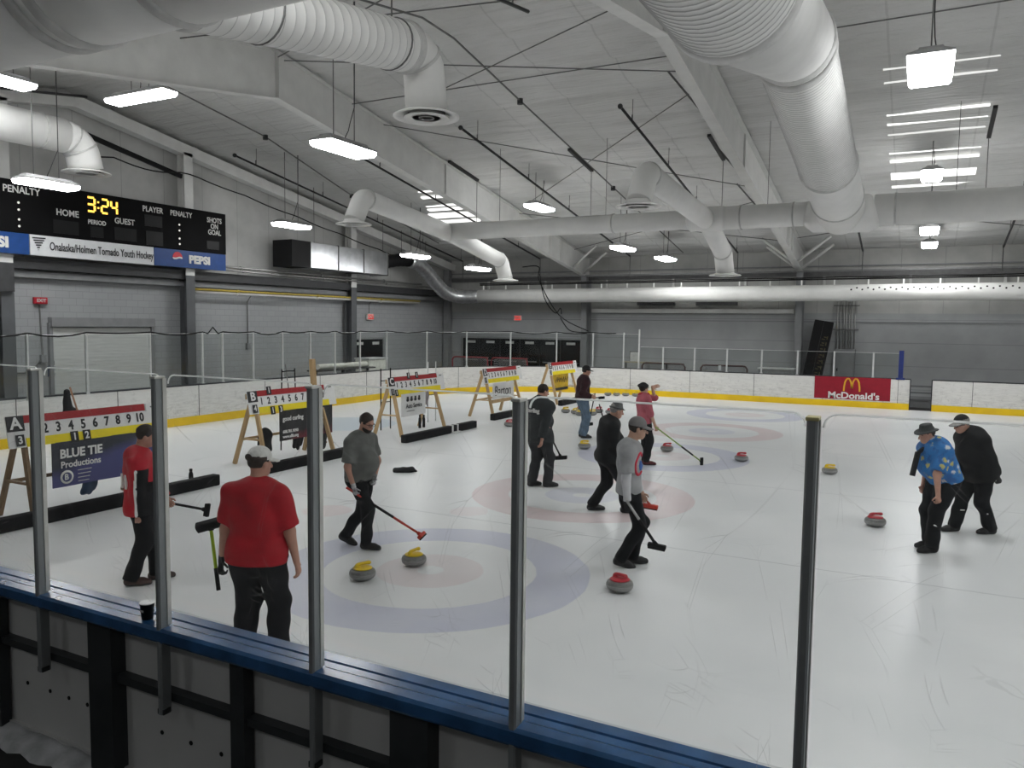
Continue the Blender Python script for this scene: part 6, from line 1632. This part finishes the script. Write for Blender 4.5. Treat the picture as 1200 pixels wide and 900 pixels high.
p1, j1 = build_person('man in red jersey with black and white sleeve stripe behind a glass post', L1, dict(
    face=62, sh_face=66, head_face=72, head_pitch=12, pelvis=(.0, 0, .93), neck=(.0, 0, 1.445), head=(.075, .03, 1.585),
    handR=(.06, -.16, .80), handL=(.22, .22, .84), elbowR=(-.5, -.6, 0), elbowL=(-.3, .5, 0), footR=(-.06, -.09, 75), footL=(.10, .12, 62), vx=.011, hs=.97, girth=1.06, belly=1.06,
    hem=-.16, sleeve=1.94, shirt=[m_jred, m_blk_jack, m_swh], shirt_pick=jersey_pick, shirt_name='jersey', shirt_loose=.028, trousers=m_blk_trou, trouser_loose=.024, hair=m_hair_b, shoe_mat=m_brown_sh, curlR=.7, curlL=1.2, skin=m_skin_r))
jr1 = [c for c in p1.children if c.name.startswith('jersey')][0]; f1, r1 = F3(rad(66)); q1_ = on_surface(surface(jr1), V((0, 0, 1.12)), -f1 * .8 + r1 * .35, .006)
text('lettering', '11', .20, m_swh, jr1, q1_, RM(r1 + f1 * .42, (0, 0, 1)), .02, .008)
broom('dark broom held out to the right by the red jersey man', L1, (.05, .30, .83), (.60, .32, .725), m_black, (.1, .2, 1), None, None, (.15, .05, .04), (1, 0, .1))

# --- the man in the red tee, seen from behind
L2 = (-4.73, 4.63, 0)
trk = lambda q: np.where((q[:, 2] < .062) & (q[:, 1] < .0), 1, np.where((np.abs(q[:, 0]) < .005) & (q[:, 2] > .05), 2, 0))
p2, j2 = build_person('heavy man in red tee and pale mesh cap, seen from behind at the blue rail', L2, dict(
    face=12, head_face=38, head_pitch=6, pelvis=(-.02, 0, .95), neck=(-.02, .02, 1.50), head=(.0, .06, 1.66), handR=(.315, .02, .80), handL=(-.33, .03, .80), elbowR=(.9, -.3, .1), elbowL=(-.9, -.3, .1),
    footR=(.13, .04, 25), footL=(-.16, .0, -8), girth=1.22, belly=1.08, vx=.011, hs=1.0, head_s=1.0, hem=-.10, sleeve=.86, shirt=m_redtee, shirt_loose=.026, trousers=m_blk_trou, trouser_loose=.034, hair=m_hair_b, hat='trucker',
    hat_mat=[m_mesh, m_strap, m_swh], hat_pick=trk, curlR=.5, curlL=1.1, skin=m_skin_r, waist=.14, flare=.0, glove='L', glove_mat=m_glvb))
b = MB(); b.ellipsoid((0, 0, 0), (.05, .012, .03), 12, 8); o = b.build('cap_opening', m_hair_b, p2)
hf_, hr_ = F3(rad(38)); o.location = V((.0, .06, 1.66)) - hf_ * .108 + V((0, 0, .062)); o.rotation_euler = (0, 0, -rad(38))
broom('lime green broom under the left arm of the red tee man', L2, (-.345, .02, .60), (-.45, .14, 1.13), m_lime, (1, .25, .25), None, (0, .33, m_blk_jack), (.24, .075, .055), (0, -.3, .9))

# --- the man in the grey tee with red broom
L3 = (-6.08, 7.73, 0)
p3, j3 = build_person('bearded man in grey tee and glasses walking with a red broom', L3, dict(
    face=118, head_face=122, head_pitch=22, pelvis=(-.06, .02, .91), neck=(-.045, .0, 1.435), head=(.03, -.03, 1.575), handR=(-.10, -.20, .81), handL=(.12, .02, .88), elbowR=(-.7, -.3, .1), elbowL=(.2, .6, 0),
    footR=(.035, -.10, 105), footL=(-.27, .12, .035, 110), toe_pitchL=18, girth=1.10, belly=1.10, hem=-.05, sleeve=.82, shirt=m_greytee, trousers=m_blk_trou, hair=m_hair_b, beard=m_hair_b, glasses=1, vx=.011, hs=.97, glove='RL', glove_mat=m_glv, curlR=1.2, curlL=1.2, skin=m_skin_r, flare=.01, kneeL=(.8, -.4, 0)))
broom('red broom held low by the grey tee man', L3, (-.19, -.20, .80), (.72, -.06, .175), m_redsh, (.25, .97, .1), m_redsh, (.25, .62, m_black), (.16, .06, .045), (-.7, 0, .7), [(.10, .22, m_redsh), (.63, .76, m_redsh)])

# --- dark jacket man left of centre, seen from behind
L4 = (-5.76, 12.2, 0)
p4, j4 = build_person('man in charcoal jacket seen from behind, right of the middle glass post', L4, dict(
    face=40, head_face=62, head_pitch=14, pelvis=(-.03, 0, .965), neck=(-.03, .02, 1.51), head=(.03, .06, 1.655), handR=(.01, -.24, .86), handL=(.15, .30, .84), elbowR=(-.2, -.8, .2), elbowL=(-.3, .6, 0),
    footR=(.12, -.05, 78), footL=(-.15, .0, 60), girth=1.22, belly=1.06, hs=1.02, hem=-.18, sleeve=1.93, shirt=m_dk_jack, shirt_name='jacket', shirt_loose=.032, trousers=m_dk_trou, trouser_loose=.028, hair=m_hair_b, collar=.03, vx=.012, curlR=.5, skin=m_skin_r))
jk4 = [c for c in p4.children if c.name.startswith('jacket')][0]; tr4 = surface(jk4); f4, r4 = F3(rad(40))
q4 = on_surface(tr4, (-.03, .02, 1.34), -f4, .006); text('lettering', 'curling', .10, m_wlet, jk4, q4, RM(r4, (0, 0, 1)), .02, .003)
broom('black broom hanging at the side of the charcoal jacket man', L4, (.15, .22, .90), (.36, .1, .50), m_black, (1, -.3, .12), None, None, (.22, .07, .05))

# --- far man in maroon hoodie and jeans
L5 = (-7.38, 18.05, 0)
p5, j5 = build_person('far man in dark maroon hoodie, blue jeans and black cap', L5, dict(
    face=80, head_face=80, head_pitch=8, pelvis=(-.02, 0, .98), neck=(.02, .0, 1.53), head=(.075, 0, 1.67), handR=(.20, -.20, 1.05), handL=(.22, .2, 1.05), elbowR=(-.9, -.3, 0), elbowL=(-.9, .3, 0), footR=(.03, -.10, 90), footL=(.0, .12, 80), girth=1.12, hs=1.03, hem=-.02, sleeve=1.93,
    shirt=m_maroon, shirt_name='hoodie', shirt_loose=.03, trousers=m_jeans, trouser_loose=.022, hair=m_hair_b, hat='cap', hat_mat=m_capblk, vx=.014, curlR=1.2, curlL=1.2, skin=m_skin_r))
b = MB(); b.ellipsoid((.14, -.03, 1.47), (.05, .11, .05), 10, 7); b.build('white_collar', m_swh, p5)
broom('black broom held by the far man in jeans', L5, (.30, .0, 1.12), (.17, .15, .33), m_black, (1, .2, .1), None, None, (.22, .07, .06))
broom('dark broom standing right of the far man, leaning to the black jacket', (-6.75, 17.6, 0), (-.02, .0, .92), (.16, -.1, .30), m_black, (1, .2, .1), None, None, (.2, .07, .05))
broom('black broom laid across the hands of the far man in jeans', L5, (-.30, -.16, .985), (.45, -.12, 1.03), m_capblk, (1, 0, .1), None, None, (.16, .06, .045))

# --- black jacket, grey hat, striding right
L6 = (-4.13, 11.02, 0)
p6, j6 = build_person('man in black jacket and grey hat striding right behind the grey sweatshirt man', L6, dict(
    face=84, head_face=82, head_pitch=14, pelvis=(.02, 0, .90), neck=(.07, .0, 1.42), head=(.16, -.02, 1.54), handR=(.24, -.20, .80), handL=(.30, .15, .92), elbowR=(-.9, -.3, 0), elbowL=(-.8, .4, 0), footR=(.32, -.06, 92), footL=(-.17, .08, 88), girth=1.14, belly=1.08, hem=-.13, sleeve=1.93,
    shirt=m_blk_jack, shirt_name='jacket', shirt_loose=.03, trousers=m_blk_trou, trouser_loose=.022, hair=m_hair_g, hat='fedora', brim=.125, hat_mat=m_hatg, vx=.012, hs=.99, curlR=1.2, curlL=1.2, skin=m_skin_r, collar=.02, kneeR=(.9, 0, .1)))
broom('broom with bright red head, mostly hidden by the grey sweatshirt man', L6, (.24, -.22, .86), (.68, -.12, .12), m_redsh, (1, -.35, -.1), m_redsh, None, (.24, .08, .06))

# --- grey sweatshirt man in front
L7 = (-2.95, 8.62, 0)
p7, j7 = build_person('man in grey printed sweatshirt, white sleeves, grey cap and glasses, walking right', L7, dict(
    face=108, head_face=92, hip_face=88, head_pitch=8, pelvis=(.02, 0, .94), neck=(.02, -.02, 1.485), head=(.105, -.04, 1.63), handR=(-.02, -.20, .78), handL=(.20, .18, .84), elbowR=(-1, -.3, .1), elbowL=(-.8, .4, 0), footR=(-.06, -.07, .02, 85), footL=(.09, .10, 88), toe_pitchR=16, kneeR=(1, 0, 0), kneeL=(1, 0, 0),
    girth=.99, hem=-.06, sleeve=.80, shirt=m_ltgrey, shirt_name='sweatshirt', shirt_loose=.024, undersleeve=m_wsleeve, trousers=m_blk_trou, trouser_loose=.014, hair=m_hair_b, hat='cap', hat_mat=m_capg, glasses=1, vx=.0105, hs=1.02, glove='R', glove_mat=m_glvb, curlR=1.2, curlL=1.1, skin=m_skin))
broom('grey and black broom held by the man in the grey printed sweatshirt', L7, (-.04, -.24, .84), (.31, -.30, .33), m_silver, (1, -.35, -.12), None, (.42, 1.0, m_black), (.21, .07, .05))
sw = [c for c in p7.children if c.name.startswith('sweatshirt')][0]
# letter emblem wrapped on the chest
fx_, rx_ = F3(rad(108)); ch = V((.02, -.015, 1.24)); tr7 = surface(sw)
def chest_pt(a, h): return on_surface(tr7, ch + V((0, 0, h)), fx_ * cos(a) + rx_ * sin(a), -.004)
b = MB(); pts = [(rad(34) - rad(27) * cos(t), .125 * sin(t)) for t in np.linspace(rad(45), rad(315), 26)]
b.tube([chest_pt(a, h) for a, h in pts], .018, 8); b.build('red_emblem', mat('red shirt print', (.58, .02, .05), .6), sw)
b = MB(); b.tube([chest_pt(rad(27), -.075), chest_pt(rad(29), -.02), chest_pt(rad(24), .035)], [.018, .036, .016], 10); b.build('blue_emblem', mat('blue shirt print', (.06, .16, .50), .6), sw)
b = MB(); b.tube([chest_pt(rad(20), .062), chest_pt(rad(32), .068)], .013, 8); b.build('white_emblem', m_swh, sw)

# --- far person with red scarf, arm raised
L8 = (-4.86, 15.26, 0)
p8, j8 = build_person('person in faded red top, red scarf and black beret raising an arm', L8, dict(
    face=80, head_face=60, head_pitch=0, pelvis=(-.03, 0, .92), neck=(-.05, .0, 1.41), head=(-.05, .02, 1.535), handL=(.13, .06, 1.58), handR=(.18, -.22, .76), elbowL=(.7, .2, -.6), elbowR=(-.8, -.4, .1), hdirL=(.9, .1, .15), footR=(.02, -.10, 95), footL=(-.06, .12, 80), girth=1.02, hem=-.08, sleeve=1.0, hs=.95,
    shirt=m_pink, shirt_loose=.024, trousers=m_blk_trou, hair=m_hair_b, hat='beret', hat_mat=m_capblk, vx=.013, curlR=1.1, curlL=.25, shoe_mat=mat('dark red shoe', (.10, .015, .02), .5)))
b = MB(); cN = V((-.045, .01, 1.42)); ring = [cN + V((.085 * cos(t), .075 * sin(t), .012 * sin(2 * t))) for t in np.linspace(0, 2 * pi, 17)]
b.tube(ring, .042, 8, False); b.tube([cN + V((.07, -.03, -.02)), cN + V((.12, -.06, -.10))], [.04, .03], 8); b.build('scarf', mat('red scarf', (.40, .01, .03), .7), p8)
broom('green broom reaching down right to a black head on the third house', L8, (.16, -.24, .80), (1.17, -.02, .06), m_greensh, (.05, .2, 1), None, (.55, .8, m_capblk), (.19, .06, .045), (1, 0, .2))

# --- man in blue flowered shirt
L9 = (.27, 11.2, 0)
p9, j9 = build_person('man in blue flowered shirt and dark brimmed hat stooping to the left', L9, dict(
    face=266, head_face=262, head_pitch=14, pelvis=(.10, 0, .945), neck=(-.075, .0, 1.385), head=(-.155, -.01, 1.495), handL=(-.10, -.25, .775), handR=(-.04, .22, .80), elbowL=(-.5, -.3, .1), elbowR=(.5, .5, 0), footL=(-.06, -.10, 262), footR=(.03, .12, 268), girth=1.24, belly=1.12, hem=-.03, sleeve=.84, hs=.99,
    shirt=m_flower, shirt_loose=.026, trousers=m_blk_trou, trouser_loose=.026, hair=m_hair_b, hat='fedora', brim=.150, hat_mat=m_hatdk, vx=.0115, curlL=.9, curlR=1.0, skin=m_skin_r))
b = MB(); b.bar((-.13, -.02, 1.36), (-.265, -.03, 1.26), .038, .04, (0, 1, 0)); b.bar((-.262, -.03, 1.27), (-.325, -.04, .97), .052, .045, (0, 1, 0)); b.build('necktie', m_capblk, p9)
for k, z in (('L', .37), ('R', .34)):
    c = j9['KN'][k].lerp(j9['AN'][k], .35); b = MB(); b.box(c + V((-.02, -.078, 0)), (.06, .006, .014), Matrix.Rotation(.3, 3, 'Y')); b.build('reflective_mark', m_swh, p9)

# --- man in black, stepping left
L10 = (.76, 12.45, 0)
hatp = lambda q: np.where(q[:, 2] < .085, 1, 0)
p10, j10 = build_person('man in black jacket and two tone cap leaning left beside the blue shirt man', L10, dict(
    face=264, head_face=262, head_pitch=14, pelvis=(.08, 0, .94), neck=(-.10, .0, 1.42), head=(-.225, -.02, 1.515), handR=(-.21, .12, .86), handL=(.24, -.16, .80), elbowR=(.5, .5, -.3), elbowL=(.9, -.3, 0), footL=(.24, -.05, 266), footR=(-.19, .08, 264), girth=1.20, belly=1.04, hem=-.16, sleeve=1.93, kneeL=(-.8, -.1, 0), kneeR=(-.8, 0, 0),
    shirt=m_blk_jack, shirt_name='jacket', shirt_loose=.032, trousers=m_blk_trou, trouser_loose=.026, hair=m_hair_g, hat='cap', hat_mat=[m_capblk, m_hair_g], hat_pick=hatp, vx=.012, hs=1.0, glove='L', glove_mat=m_glvb, curlR=.8, curlL=1.0, skin=m_skin_r, collar=.02, glasses=1))
jk = [c for c in p10.children if c.name.startswith('jacket')][0]
for i, (y_, z_) in enumerate(((-.16, 1.28), (-.17, 1.22), (-.15, 1.33))):
    b = MB(); b.ellipsoid((-.115 + .04 * i, y_, z_), (.022, .008, .016), 8, 6); b.build('sleeve_badge', m_wlet, jk)
for k in 'LR':
    c = j10['KN'][k].lerp(j10['AN'][k], .45); b = MB(); b.box(c + V((0, -.082, 0)), (.06, .006, .012)); b.build('reflective_mark', m_swh, p10)
